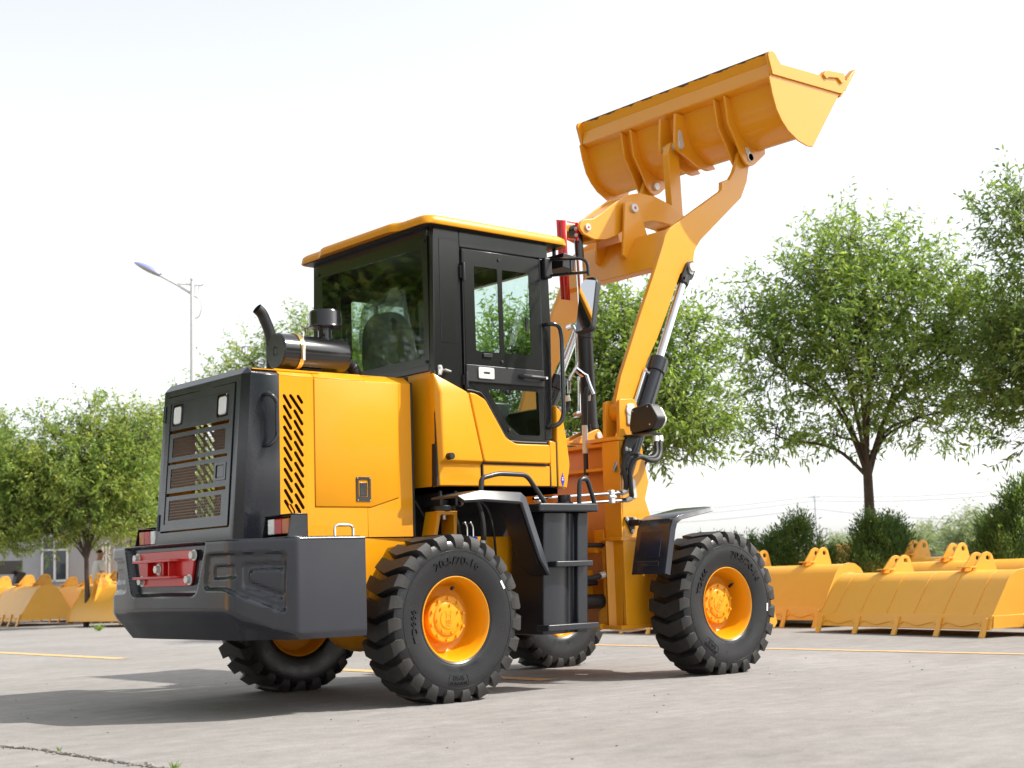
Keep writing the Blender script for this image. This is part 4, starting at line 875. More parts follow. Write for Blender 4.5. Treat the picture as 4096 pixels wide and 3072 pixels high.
# headlamps
for s in (-1, 1):
    q = MB(); q.prism(rnd([(s*.715, 1.86), (s*.745, 2.0), (s*.94, 2.022), (s*1.02, 1.90), (s*.965, 1.825), (s*.73, 1.80)], .03), 'x', 1.985, 2.085)
    hl = P('headlamp', q, 'satin', bevel=.012, seg=3)
    q = MB(); q.prism(rnd([(s*.74, 1.83), (s*.76, 1.985), (s*.935, 2.0), (s*.985, 1.90), (s*.945, 1.84)], .025), 'x', 2.085, 2.13); P('headlamp_lens', q, 'lens', hl, bevel=.012)
    q = MB(); q.prism(rnd([(1.955, 1.555), (1.955, 1.70), (2.0, 1.80), (2.13, 1.80), (2.10, 1.765), (2.04, 1.70), (2.03, 1.555)], .01), 'y', *sorted((s*.65, s*.68))); q.box(1.98, 2.12, *sorted((s*.66, s*.93)), 1.79, 1.803); P('headlamp_bracket', q, 'satin', hl, bevel=.003)
    q = MB()
    for y, z in ((.765, 1.975), (.92, 1.995), (.935, 1.86), (.74, 1.82)): q.cyl((1.985, s*y, z), (1.982, s*y, z), .006, 8)
    q.bolt((1.985, s*.68, 1.70), (0, s, 0), .012, .01); q.bolt((2.02, s*.68, 1.69), (0, s, 0), .012, .01); P('lamp_screws', q, 'zinc', hl)

# ---- boom
ARM = [(3.715, 4.19), (3.678, 4.059), (3.622, 3.957), (3.590, 3.902), (3.054, 3.470), (3.005, 3.415), (2.969, 3.362), (2.950, 3.290), (2.965, 3.235), (2.935, 3.170), (2.870, 3.150), (2.815, 3.175), (2.782, 3.150), (2.721, 3.039), (2.622, 2.848), (2.485, 2.606), (2.366, 2.429), (2.246, 2.205), (2.160, 2.05),
       (2.135, 1.955), (2.085, 1.915), (2.02, 1.925), (1.982, 1.975), (1.993, 2.084), (2.055, 2.267), (2.307, 2.785), (2.470, 3.105), (2.604, 3.387), (2.633, 3.460), (2.699, 3.526), (3.009, 3.723), (3.330, 3.923), (3.349, 3.944), (3.354, 4.008), (3.425, 4.038), (3.448, 4.036), (3.513, 4.116), (3.560, 4.210), (3.595, 4.30), (3.64, 4.345), (3.70, 4.34), (3.735, 4.285)]
for s in (-1, 1):
    q = MB(); q.prism(ARM, 'y', *sorted((s*.544, s*.584))); arm = P('boom_arm', q, 'yellow_boom', bevel=.004)
    q = MB(); q.cyl((2.055, s*.514, 2.0), (2.055, s*.626, 2.0), .082, 24); P('pivot_boss', q, 'yellow_boom', arm, bevel=.004)
    # lift cylinder
    top_, bot = Vector((2.888, s*.564, 3.215)), Vector((1.96, s*.62, 1.42)); d = (bot-top_).normalized()
    bot = top_+d*1.95
    q = MB(); q.tube([top_+d*1.00, bot], .068, 24); lc = P('lift_cylinder', q, 'grey', bevel=.005)
    q = MB(); q.tube([top_+d*.885, top_+d*1.01], .080, 24); P('gland', q, 'grey', lc, bevel=.006)
    q = MB(); q.tube([top_+d*.10, top_+d*.90], .0335, 24); P('rod', q, 'chrome', lc)
    q = MB()
    for y in (.524, .588): q.prism(rnd([(2.855, 3.262), (2.925, 3.272), (2.948, 3.215), (2.905, 3.12), (2.80, 3.075), (2.775, 3.12)], .03), 'y', *sorted((s*y, s*(y+.022))))
    q.tube([top_+d*.085, top_+d*.16], .05, 16); q.box(2.78, 2.86, *sorted((s*.524, s*.61)), 3.085, 3.13); P('clevis', q, 'satin', lc, bevel=.004)
    q = MB(); q.cyl((2.888, s*.50, 3.215), (2.888, s*.632, 3.215), .036, 22); q.prism(rnd([(2.855, 3.245), (2.922, 3.245), (2.90, 3.15), (2.855, 3.16)], .025), 'y', *sorted((s*.611, s*.618))); P('clevis_pin', q, 'zinc', lc)
    side = Vector((-d.z, 0, d.x)) * (-1)
    q = MB(); q.tube([top_+d*1.05+side*.105, bot+side*.10], .0145, 10); q.cyl(top_+d*1.05+side*.06, top_+d*1.05+side*.12, .022, 10); P('cylinder_pipe', q, 'chrome', lc)
# cross beam and its brackets
q = MB(); q.prism([(2.71, 3.526), (2.606, 3.365), (2.527, 3.183), (2.60, 3.165), (2.70, 3.34), (2.80, 3.50)], 'y', -.546, .546); P('cross_beam', q, 'yellow_boom', bevel=.006)
for s, y0, y1 in ((-1, -.172, -.147), (1, .147, .172)):
    q = MB(); q.prism(rnd([(2.603, 3.800), (2.640, 3.838), (2.700, 3.842), (2.752, 3.810), (2.800, 3.705), (2.90, 3.44), (2.70, 3.36), (2.61, 3.33), (2.555, 3.360)], [.01, .03, .04, .03, .02, 0, 0, .02, .02]), 'y', y0, y1); rb = P('rocker_bracket', q, 'yellow_boom', bevel=.004)
    q = MB(); q.cyl((2.700, s*.14, 3.775), (2.700, s*.195, 3.775), .038, 22); P('rocker_pin', q, 'zinc', rb, bevel=.004)
    q = MB(); q.cyl((2.700, s*.195, 3.775), (2.700, s*.1965, 3.775), .014, 14); P('grease_cap', q, 'red', rb)
RK = [(2.150, 3.600), (2.182, 3.624), (2.290, 3.647), (2.388, 3.705), (2.514, 3.794), (2.680, 3.900), (2.846, 3.943), (3.024, 3.941), (3.216, 3.895), (3.389, 3.817), (3.48, 3.74), (3.50, 3.67), (3.45, 3.63), (3.38, 3.64), (3.236, 3.712), (3.113, 3.723), (2.984, 3.722), (2.867, 3.690), (2.76, 3.65), (2.66, 3.61), (2.624, 3.585), (2.535, 3.529), (2.424, 3.486), (2.292, 3.471), (2.175, 3.500), (2.142, 3.531), (2.130, 3.565)]
q = MB()
for y0, y1 in ((-.112, -.085), (.085, .112)): q.prism(RK, 'y', y0, y1)
rk = P('rocker_arm', q, 'yellow_boom', bevel=.005)
web = MB(); web.prism([(2.36, 3.68), (2.514, 3.78), (2.680, 3.886), (2.846, 3.929), (3.024, 3.927), (3.216, 3.881), (3.37, 3.80), (3.36, 3.79), (3.2, 3.865), (3.0, 3.905), (2.84, 3.905), (2.69, 3.865), (2.53, 3.765), (2.37, 3.665)], 'y', -.085, .085); web.prism([(2.30, 3.49), (2.42, 3.50), (2.53, 3.545), (2.64, 3.615), (2.86, 3.71), (3.0, 3.74), (3.22, 3.73), (3.22, 3.715), (3.0, 3.725), (2.86, 3.694), (2.65, 3.60), (2.54, 3.53), (2.42, 3.486), (2.30, 3.474)], 'y', -.085, .085); P('rocker_web', web, 'yellow_boom', rk)
for y in (-.113, .113):
    q = MB(); q.cyl((2.217, y*.95, 3.560), (2.217, y*1.14, 3.560), .030, 20); P('rocker_eye_pin', q, 'zinc', rk, bevel=.004)
q = MB(); q.cyl((2.217, -.129, 3.560), (2.217, -.1305, 3.560), .010, 12); P('grease_cap', q, 'red', rk)
# tilt cylinder
a, b_ = Vector((2.217, 0, 3.56)), Vector((2.26, 0, 1.865)); d = (b_-a).normalized()
q = MB(); q.tube([a+d*.83, b_-d*.06], .067, 24); tc_ = P('tilt_cylinder', q, 'satin', bevel=.006)
q = MB(); q.tube([a+d*.05, a+d*.24], .037, 20); q.prism(circ(a.x, a.z, .055, 20), 'y', -.055, .055); P('rod_sleeve', q, 'black', tc_)
q = MB(); q.tube([a+d*.23, a+d*.84], .0345, 24); P('rod', q, 'chrome', tc_)
q = MB(); q.tube([a+d*.80, a+d*.90], .074, 24); q.prism(circ(b_.x, b_.z, .06, 20), 'y', -.055, .055); q.box(2.21, 2.31, -.055, .055, 1.87, 1.96); P('cylinder_end', q, 'satin', tc_, bevel=.005)
q = MB(); q.cyl((b_.x, -.11, b_.z), (b_.x, .11, b_.z), .028, 18); P('tilt_pin', q, 'zinc', tc_, bevel=.004)
# red bucket level channel with its bracket
q = MB(); zz = [(-.055, .0), (-.030, .022), (-.012, .022), (.0, .004), (.012, .022), (.030, .022), (.055, .0)]
vs_ = []
for (x0, z0) in ((2.055, 3.62), (2.070, 2.965)):
    vs_ += [(x0-.02-dx_*.9, y_, z0+(y_*.25)) for y_, dx_ in zz]
q.add(vs_, [(i, i+1, 7+i+1, 7+i) for i in range(6)])
rc = P('level_channel', q, 'red', solid=.004)
q = MB(); q.box(2.055, 2.165, -.052, -.046, 3.595, 3.605); q.box(2.055, 2.165, -.052, -.046, 3.455, 3.465); q.box(2.150, 2.165, -.060, -.04, 3.455, 3.605); P('channel_bracket', q, 'red', rc)
q = MB()
for z in (3.50, 3.555): q.bolt((2.150, -.05, z), (-1, 0, 0), .012, .012)
P('bracket_bolts', q, 'zinc', rc)
# link between rocker and bucket
q = MB(); q.prism(rnd([(3.355, 4.50), (3.30, 4.40), (3.33, 3.64), (3.46, 3.64), (3.44, 4.40), (3.41, 4.50)], .04), 'y', -.035, .035); P('tilt_link', q, 'yellow_boom', bevel=.004)

# ---- loader bucket, raised
BK = [(3.390, 4.988), (3.410, 4.895), (3.440, 4.80), (3.465, 4.722), (3.476, 4.645), (3.492, 4.575), (3.512, 4.518), (3.537, 4.47), (3.572, 4.425), (3.617, 4.39), (3.70, 4.352), (3.795, 4.338), (3.872, 4.362)]
FLO = [(3.872, 4.362), (4.30, 4.78), (4.33, 4.80)]
def offs(poly, t):
    out = []
    for i in range(len(poly)):
        a = Vector(poly[max(i-1, 0)]); b_ = Vector(poly[min(i+1, len(poly)-1)]); d = (b_-a).normalized(); out.append((poly[i][0]-d.y*t, poly[i][1]+d.x*t))
    return out
prof = BK+FLO[1:]
q = MB(); q.prism(prof+list(reversed(offs(prof, .016))), 'y', -1.132, 1.132); bucket = P('bucket', q, 'yellow_boom', smooth=50)
# pressed lip along the back's upper edge, with bare worn steel on its rim
q = MB(); q.prism([(3.409, 4.900), (3.402, 4.893), (3.384, 4.775), (3.392, 4.766), (3.462, 4.742), (3.445, 4.79)], 'y', -1.125, 1.125); P('back_stiffener', q, 'yellow_boom', bucket, bevel=.006)
q = MB(); n = 90; rs3 = random.Random(4)
for i in range(n+1):
    y = -1.12+2.24*i/n; dz = .010+.008*math.sin(i*.7)+rs3.uniform(-.006, .008); q.v += [(3.3885, y, 4.9885), (3.3885+.215*dz, y, 4.9875-dz)]
q.f = [(2*i, 2*i+1, 2*i+3, 2*i+2) for i in range(n)]; q.mi = [0]*n
P('bare_edge', obj_dummy, 'red') if False else obj('bare_edge', q, mat('bare worn steel edge', (.10, .05, .025), .6, var=(40, .6, (.03, .02, .015))), bucket, smooth=0)
SP = [(3.338, 4.945), (3.350, 4.975), (3.390, 4.990), (3.432, 4.980), (3.468, 4.935), (3.505, 4.898), (4.038, 4.910), (4.44, 4.935), (4.319, 4.796), (4.276, 4.773), (3.880, 4.258), (3.808, 4.254), (3.690, 4.280), (3.566, 4.344), (3.490, 4.416), (3.430, 4.504), (3.388, 4.630), (3.360, 4.76), (3.385, 4.79)]
for s in (-1, 1):
    q = MB(); q.prism(SP, 'y', *sorted((s*1.132, s*1.146))); sp = P('side_plate', q, 'yellow_boom', bucket, bevel=.003)
    q = MB(); q.prism([(3.342, 4.940), (3.352, 4.972), (3.390, 4.988), (3.432, 4.978), (3.468, 4.933), (3.505, 4.896), (4.038, 4.908), (4.44, 4.940), (4.33, 4.806), (4.278, 4.800), (3.388, 4.788)], 'y', *sorted((s*1.146, s*1.162))); P('side_cutter', q, 'yellow_boom', bucket, bevel=.003)
    q = MB(); q.prism(rnd([(4.045, 4.915), (4.094, 4.962), (4.345, 4.985), (4.345, 4.915), (4.30, 4.885), (4.25, 4.925), (4.12, 4.905), (4.085, 4.885)], .01), 'y', *sorted((s*1.120, s*1.180))); P('side_guard', q, 'yellow_boom', bucket, bevel=.006)
q = MB(); q.prism([(4.28, 4.765), (4.455, 4.985), (4.470, 4.99), (4.31, 4.775)], 'y', -1.16, 1.16); P('cutting_edge', q, 'yellow_boom', bucket, bevel=.003)
for y in (-1.12, -.67, -.22, .22, .67, 1.12):
    q = MB(); q.prism([(4.36, 4.86), (4.375, 4.84), (4.55, 5.06), (4.545, 5.075), (4.42, 4.965)], 'y', y-.035, y+.035); P('tooth', q, 'yellow_boom', bucket, bevel=.004)
for s in (-1, 1):
    for y0, y1 in ((.612, .634), (.494, .516)):
        q = MB(); q.prism(rnd([(3.390, 4.755), (3.470, 4.74), (3.500, 4.60), (3.56, 4.46), (3.65, 4.385), (3.80, 4.345), (3.89, 4.37), (3.884, 4.322), (3.735, 4.205), (3.673, 4.178), (3.610, 4.20), (3.575, 4.25), (3.505, 4.385), (3.420, 4.520)], [.0, 0, 0, 0, 0, 0, .0, 0, .03, .03, .03, .02, 0, 0]), 'y', *sorted((s*y0, s*y1))); P('hinge_ear', q, 'yellow_boom', bucket, bevel=.004)
    q = MB(); q.cyl((3.684, s*.47, 4.262), (3.684, s*.642, 4.262), .036, 20); P('hinge_pin', q, 'zinc', bucket, bevel=.004)
    q = MB(); q.prism(rnd([(3.612, 4.34), (3.65, 4.345), (3.725, 4.262), (3.70, 4.225), (3.655, 4.225)], .02), 'y', *sorted((s*.634, s*.642))); P('pin_plate', q, 'zinc', bucket, bevel=.002)
for y0, y1 in ((-.105, -.080), (.075, .100)):
    q = MB(); q.prism(rnd([(3.345, 4.735), (3.470, 4.735), (3.500, 4.60), (3.56, 4.46), (3.65, 4.385), (3.80, 4.345), (3.84, 4.310), (3.73, 4.272), (3.60, 4.300), (3.43, 4.375), (3.35, 4.395), (3.315, 4.44)], [.01, 0, 0, 0, 0, 0, 0, .05, .03, .03, .05, .05]), 'y', y0, y1); P('link_ear', q, 'yellow_boom', bucket, bevel=.004)
q = MB(); q.cyl((3.385, -.125, 4.455), (3.385, .12, 4.455), .034, 20); P('link_pin', q, 'zinc', bucket, bevel=.004)
q = MB(); q.prism(rnd([(3.365, 4.585), (3.40, 4.59), (3.43, 4.46), (3.40, 4.41), (3.35, 4.425)], .02), 'y', -.113, -.105); P('pin_plate', q, 'zinc', bucket, bevel=.002)
# ================================================================== foliage
def leaf_material(name, c1, c2, c3):
    m_ = bpy.data.materials.new(name); m_.use_nodes = True; t = m_.node_tree; t.nodes.clear(); L = t.links.new
    ge = N(t, 'ShaderNodeNewGeometry'); tc = N(t, 'ShaderNodeTexCoord'); nz = N(t, 'ShaderNodeTexNoise', Scale=1.1, Detail=2.0); L(tc.outputs['Object'], nz.inputs['Vector'])
    ad = N(t, 'ShaderNodeMath', operation='MULTIPLY_ADD'); L(ge.outputs['Random Per Island'], ad.inputs[0]); ad.inputs[1].default_value = .62; ad.inputs[2].default_value = -.31
    a2 = N(t, 'ShaderNodeMath', operation='ADD'); L(nz.outputs['Fac'], a2.inputs[0]); L(ad.outputs[0], a2.inputs[1])
    r = N(t, 'ShaderNodeValToRGB'); e = r.color_ramp.elements; e[0].position = .25; e[0].color = (*c1, 1); e[1].position = .85; e[1].color = (*c3, 1); k = e.new(.55); k.color = (*c2, 1)
    L(a2.outputs[0], r.inputs['Fac'])
    d = N(t, 'ShaderNodeBsdfPrincipled', Roughness=.45); d.inputs['Specular IOR Level'].default_value = .35; L(r.outputs['Color'], d.inputs['Base Color'])
    tr = N(t, 'ShaderNodeBsdfTranslucent'); hs_ = N(t, 'ShaderNodeHueSaturation', Hue=.485, Saturation=1.1, Value=1.6); L(r.outputs['Color'], hs_.inputs['Color']); L(hs_.outputs['Color'], tr.inputs['Color'])
    mx = N(t, 'ShaderNodeMixShader'); mx.inputs[0].default_value = .5; out = N(t, 'ShaderNodeOutputMaterial')
    L(d.outputs[0], mx.inputs[1]); L(tr.outputs[0], mx.inputs[2]); L(mx.outputs[0], out.inputs['Surface']); return m_
MT['leaf'] = leaf_material('ash leaves', (.130, .220, .052), (.215, .325, .078), (.32, .42, .11))
MT['leaf_seed'] = leaf_material('seeding ash leaves', (.13, .22, .052), (.23, .335, .078), (.40, .44, .11))
MT['leaf_dark'] = leaf_material('dark ash leaves', (.095, .165, .045), (.155, .24, .062), (.24, .32, .085))  # deeper greens for the tree at the right edge
MT['conifer'] = leaf_material('juniper needles', (.06, .115, .036), (.095, .165, .046), (.155, .225, .062))
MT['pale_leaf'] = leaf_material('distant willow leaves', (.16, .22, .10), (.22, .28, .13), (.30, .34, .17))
MT['bark'] = mat('bark', (.085, .062, .048), .9, bump=(30, .8), var=(9, .6, (.04, .03, .024)))
def leaves_mesh(name, base, dirs, length, width, rng, m_, droop=.25):
    """one folded narrow leaf (four corners) at each base point"""
    n = len(base); d = dirs/np.maximum(np.linalg.norm(dirs, axis=1, keepdims=True), 1e-6)
    L = length*(.65+.7*rng.random(n))[:, None]; Wd = width*(.7+.6*rng.random(n))[:, None]
    up = rng.normal(size=(n, 3)); up[:, 2] += .9
    sd = np.cross(d, up); sd /= np.maximum(np.linalg.norm(sd, axis=1, keepdims=True), 1e-6)
    mid = base+d*L*.45; tip = base+d*L; tip[:, 2] -= droop*L[:, 0]
    V = np.empty((n, 4, 3)); V[:, 0] = base; V[:, 1] = mid+sd*Wd*.5; V[:, 2] = tip; V[:, 3] = mid-sd*Wd*.5
    V[:, 1, 2] -= droop*.2*L[:, 0]; V[:, 3, 2] -= droop*.2*L[:, 0]
    me = bpy.data.meshes.new(name); me.vertices.add(4*n); me.vertices.foreach_set('co', V.reshape(-1).astype(np.float32))
    me.loops.add(4*n); me.loops.foreach_set('vertex_index', np.arange(4*n, dtype=np.int32)); me.polygons.add(n)
    me.polygons.foreach_set('loop_start', np.arange(0, 4*n, 4, dtype=np.int32)); me.materials.append(m_); me.update(); me.validate(); return me
def tree_meshes(seed, H, fork, r0, lumps, twigs, leaf_l, leaf_w, per_twig, m_, lean=(0, 0), twig_len=.46, droop=.25):
    """lumps: (x, y, z, rx, ry, rz, weight) relative to the foot"""
    rng = np.random.default_rng(seed); rr = random.Random(seed); tk = MB()
    top = Vector((lean[0], lean[1], fork))
    pts = catmull([(0, 0, -.05), (lean[0]*.2+rr.uniform(-.03, .03), lean[1]*.2, fork*.35), (lean[0]*.6, lean[1]*.6+rr.uniform(-.03, .03), fork*.7), top], 4)
    tk.tube(pts, [r0*(1.15-.35*i/(len(pts)-1)) for i in range(len(pts))], 9)
    wsum = sum(l[6] for l in lumps); bases = []; dirs = []
    for (lx, ly, lz, rx, ry, rz, wt) in lumps:
        c = Vector((lx, ly, lz)); st = Vector((lean[0]*.8, lean[1]*.8, fork*rr.uniform(.86, 1.0)))
        mid = Vector((st.x+(c.x-st.x)*.34, st.y+(c.y-st.y)*.34, st.z+(c.z-st.z)*.55+.10))+Vector((rr.uniform(-.12, .12), rr.uniform(-.12, .12), 0)); limb = catmull([st, mid, c, c+Vector((rr.uniform(-.2, .2), rr.uniform(-.2, .2), rz*.5))], 5)
        tk.tube(limb, [max(.010, r0*.42*(1-.85*i/(len(limb)-1))) for i in range(len(limb))], 6)
        nt_ = max(3, int(twigs*wt/wsum))
        for k in range(nt_):
            v = rng.normal(size=3); v /= np.linalg.norm(v); rad = rng.random()**.42
            p = np.array(c)+v*np.array((rx, ry, rz))*rad
            out = v*np.array((1, 1, .7))+np.array((0, 0, .55))+rng.normal(size=3)*.35; out /= np.linalg.norm(out)
            tl = twig_len*(.6+.8*rng.random()); e = p+out*tl
            if k % 3 == 0:
                a = limb[rr.randrange(len(limb)//2, len(limb))]; tk.tube([a, Vector(p)*.5+a*.5+Vector((0, 0, .05)), Vector(p)], [.009, .006, .003], 4, caps=False)
            tk.tube([Vector(p), Vector(e)], [.005, .002], 3, caps=False)
            npt = per_twig; s = (np.arange(npt)+.5)/npt
            bases.append(p[None]+(e-p)[None]*s[:, None]+rng.normal(size=(npt, 3))*.025)
            sidev = np.cross(out, rng.normal(size=3)); sidev /= np.linalg.norm(sidev)
            alt = np.where(np.arange(npt) % 2 == 0, 1, -1)[:, None]
            dirs.append(out[None]*.7+sidev[None]*alt*.85+rng.normal(size=(npt, 3))*.35)
    return tk.mesh('trunk', MT['bark'], smooth=60), leaves_mesh('crown', np.concatenate(bases), np.concatenate(dirs), leaf_l, leaf_w, rng, m_, droop)
def plant(name, loc, meshes, label, cat, group, rotz=0, scale=1):
    e = empty(name, loc, label, cat, group); e.rotation_euler = (0, 0, rotz); e.scale = (scale,)*3
    for nm, me in zip(('trunk', 'crown'), meshes):
        o = bpy.data.objects.new(nm, me); COL.objects.link(o); o.parent = e
    return e
def gp(sx, D):                          # foot of something standing D metres away in the column sx of the survey
    p = at(sx, 2240, D); return Vector((p.x, p.y, 0))
VR = Vector((CAMR.x, CAMR.y, 0)).normalized(); VF = Vector((CAMF.x, CAMF.y, 0)).normalized()
def lump(r, f, z, rx, rz, wt=None, ry=None):      # crown lump given to the right of / behind the trunk
    v = VR*r+VF*f; ry = ry or rx
    return (v.x, v.y, z, rx, ry, rz, wt or rx*rx*rz*1.5+.1)
# the tall ash behind the right front wheel
tr_ = tree_meshes(11, 6.4, 2.35, .085, [lump(0, 0, 4.3, 1.2, 1.2), lump(-1.25, .1, 3.9, .85, .9), lump(-.75, -.3, 5.05, .85, .75), lump(.15, 0, 5.55, .8, .7), lump(1.0, .2, 5.0, .9, .8), lump(1.3, -.2, 4.0, .85, .8), lump(-1.3, 0, 2.75, .65, .38), lump(-.35, .2, 2.75, .5, .35), lump(.9, .1, 3.0, .75, .5), lump(-1.7, 0, 4.55, .5, .55), lump(1.85, .3, 3.2, .6, .5), lump(.0, -.5, 3.5, .8, .6), lump(2.1, .2, 4.1, .8, .8), lump(1.9, .1, 4.9, .6, .6)], 1950, .125, .036, 15, MT['leaf'], lean=(.03, 0))
plant('ash_tree', gp(3490, 22), tr_, 'round-crowned green tree with a bare dark trunk behind the row of yellow buckets', 'tree', 'trees around the yard')
tr_ = tree_meshes(12, 6.5, 2.3, .09, [lump(.2, 0, 3.6, 1.2, 1.2), lump(-.6, 0, 3.3, .8, .6), lump(.1, 0, 5.2, .95, .9), lump(-.55, -.1, 5.75, .5, .6), lump(1.2, 0, 4.6, 1.0, 1.0), lump(-.9, .1, 4.0, .55, .5), lump(-.55, -.2, 2.55, .5, .35), lump(1.0, 0, 3.0, .8, .6)], 1700, .125, .036, 16, MT['leaf_dark'])
plant('ash_tree', gp(4330, 20.5), tr_, 'dense darker tree cut by the right edge, leaning over the last bucket', 'tree', 'trees around the yard')
tr_ = tree_meshes(13, 5.2, 1.9, .075, [lump(0, 0, 3.4, .9, 1.0), lump(.65, 0, 3.0, .75, .75), lump(-.6, 0, 3.6, .7, .8), lump(.15, 0, 4.35, .8, .55), lump(1.0, .1, 3.9, .45, .5), lump(1.0, 0, 2.75, .55, .35), lump(-.5, 0, 2.8, .7, .5), lump(.4, .2, 2.75, .6, .4), lump(-.9, 0, 4.1, .6, .5), lump(-1.6, .1, 3.7, .8, .8), lump(-2.2, 0, 3.1, .7, .8)], 2100, .115, .034, 16, MT['leaf'])
plant('ash_tree', gp(2520, 20.5), tr_, 'light green tree seen through the loader arms behind the front frame', 'tree', 'trees around the yard')
tr_ = tree_meshes(14, 8, 3.0, .12, [lump(0, 0, 6.2, 1.4, 1.3), lump(-1.6, 0, 6.0, 1.1, 1.0), lump(-2.7, 0, 5.8, .8, .8), lump(-.6, 0, 7.1, .9, .7), lump(.9, 0, 7.0, 1.1, .9), lump(1.8, 0, 5.8, 1.3, 1.2), lump(-3.6, .2, 5.3, .6, .7), lump(-2.2, 0, 6.7, .5, .5), lump(-1.2, 0, 4.9, 1.2, .8)], 1500, .15, .044, 14, MT['leaf_seed'], twig_len=.55)
plant('ash_tree', gp(1330, 37), tr_, 'yellowish green tree rising behind the air cleaner and the cab', 'tree', 'trees around the yard')
LT = tree_meshes(15, 5, 1.6, .058, [lump(0, 0, 3.2, 1.2, 1.0), lump(-.9, -.1, 3.0, .9, .9), lump(.8, 0, 3.3, .8, .8), lump(.25, 0, 4.1, .65, .6), lump(-.5, 0, 4.2, .55, .5), lump(-.95, 0, 4.55, .28, .4), lump(.05, .1, 4.75, .3, .4), lump(.75, 0, 4.45, .3, .45), lump(1.45, .1, 4.5, .3, .4), lump(-1.5, 0, 3.4, .7, .8), lump(.9, 0, 2.3, .7, .5), lump(-.7, -.2, 2.15, .7, .40), lump(.15, -.2, 2.4, .7, .45), lump(-1.7, .1, 2.3, .7, .45), lump(1.2, 0, 3.9, .5, .6)], 2300, .115, .036, 15, MT['leaf_seed'], twig_len=.45)
plant('ash_tree', gp(345, 30.5), LT, 'bushy yellow-green tree in front of the grey building, left of the loader', 'tree', 'trees around the yard', scale=.95)
plant('ash_tree', gp(-40, 31.5), LT, 'bushy yellow-green tree half cut off by the left edge', 'tree', 'trees around the yard', rotz=2.2, scale=.93)
plant('ash_tree', gp(660, 33.5), LT, 'light green tree whose crown shows beside the grey hood edge', 'tree', 'trees around the yard', rotz=4.0, scale=.95)
# unseen trees: right ones mirrored in glass, left ones added to darken rear paint
for (x, y, r_, sc, lb) in ((10.5, -12.5, .5, 1.35, 'tree right of the viewpoint, mirrored in the cab door glass nearest the front pillar'), (7.0, -14.0, 1.9, 1.4, 'tree right of the viewpoint, mirrored in the cab door glass beside the rear pillar'), (14.0, -10.5, 3.1, 1.4, 'tree far to the right, mirrored in the front cab pillar'),
                           (-7.8, 5.6, 1.0, 1.9, 'unseen tree left of the viewpoint, enlarged to darken the rear grille door'), (-5.6, 10.0, 2.7, 1.9, 'unseen tree left of the viewpoint, enlarged to darken the rear bumper beside the hitch'), (-10.5, 1.8, 4.0, 1.9, 'unseen tree far to the left, enlarged to keep sky light off the rear paint'), (-12.0, -2.5, 5.0, 1.9, 'unseen tree behind the viewpoint on the left, enlarged to darken the near bumper wing')):
    plant('ash_tree', (x, y, 0), LT, lb, 'tree', 'trees around the yard', rotz=r_, scale=sc)
# junipers behind the buckets
def conifer(seed, H, r, n=2600):
    rng = np.random.default_rng(seed); tk = MB(); tk.tube([(0, 0, -.05), (0, 0, H*.9)], [.03, .008], 6)
    k = int(n*.72); u = rng.random(k)**.8; z = .03*H+u*H*.97; a = rng.random(k)*2*np.pi
    prof = np.where(u < .25, .8+.2*u/.25, 1-(u-.25)/.75*.82); blob = 1+.28*np.sin(3*a+seed)*np.cos(5*u*3+seed)+.18*np.sin(7*a+11*u)
    rad = r*prof*blob*(.45+.75*rng.random(k)**.6)
    b = np.stack([rad*np.cos(a), rad*np.sin(a), z*(1+.05*np.sin(2*a+seed))], -1)
    d = np.stack([np.cos(a)*.5, np.sin(a)*.5, np.full(k, .95)], -1)+rng.normal(size=(k, 3))*.25
    m = 6; bb = np.repeat(b, m, 0)+np.repeat(d, m, 0)*np.tile(np.arange(m)/m*.24, k)[:, None]+rng.normal(size=(k*m, 3))*.012
    dd = np.repeat(d, m, 0)+rng.normal(size=(k*m, 3))*.5
    return tk.mesh('trunk', MT['bark']), leaves_mesh('crown', bb, dd, 0.075, .019, rng, MT['conifer'], .0)
CN = [conifer(1, 1.55, .52, 2400), conifer(2, 1.45, .60, 2600), conifer(3, .75, .42, 1300)]
for sx, D, k, sc, lb in ((2700, 21, 1, .88, 'juniper bush just above the right front mudguard'), (2850, 21.5, 0, .92, 'juniper bush directly behind the right front tyre'), (2985, 21.5, 0, .92, 'slim juniper bush beside the top of the right front tyre'), (3110, 21, 1, 1.0, 'broad juniper bush left of the highest one behind the buckets'), (3195, 20.5, 0, 1.10, 'tallest juniper bush above the bucket with the big bare side plate'), (3300, 21, 1, .80, 'low sloping juniper bush right of the tallest one'),
                          (3500, 20, 1, 1.12, 'juniper bush around the foot of the bare tree trunk'), (3575, 20.3, 0, 1.05, 'juniper bush right of the bare tree trunk'), (3420, 20.6, 2, 1.0, 'low juniper tuft left of the bare tree trunk'), (3690, 20, 2, .85, 'low juniper tuft right of the trunk, in front of the distant orange cab'), (3770, 20, 2, .80, 'low juniper tuft below the distant tanker'), (3850, 20, 2, .85, 'low juniper tuft left of the dark bush at the right edge'),
                          (4010, 19, 1, 1.10, 'dark juniper bush at the right edge above the last bucket'), (4110, 18.6, 0, 1.3, 'tall dark juniper at the very right edge')):
    plant('juniper_bush', gp(sx, D), CN[k], lb, 'bush', 'juniper bushes behind the buckets', rotz=sx*.37, scale=sc*.78)

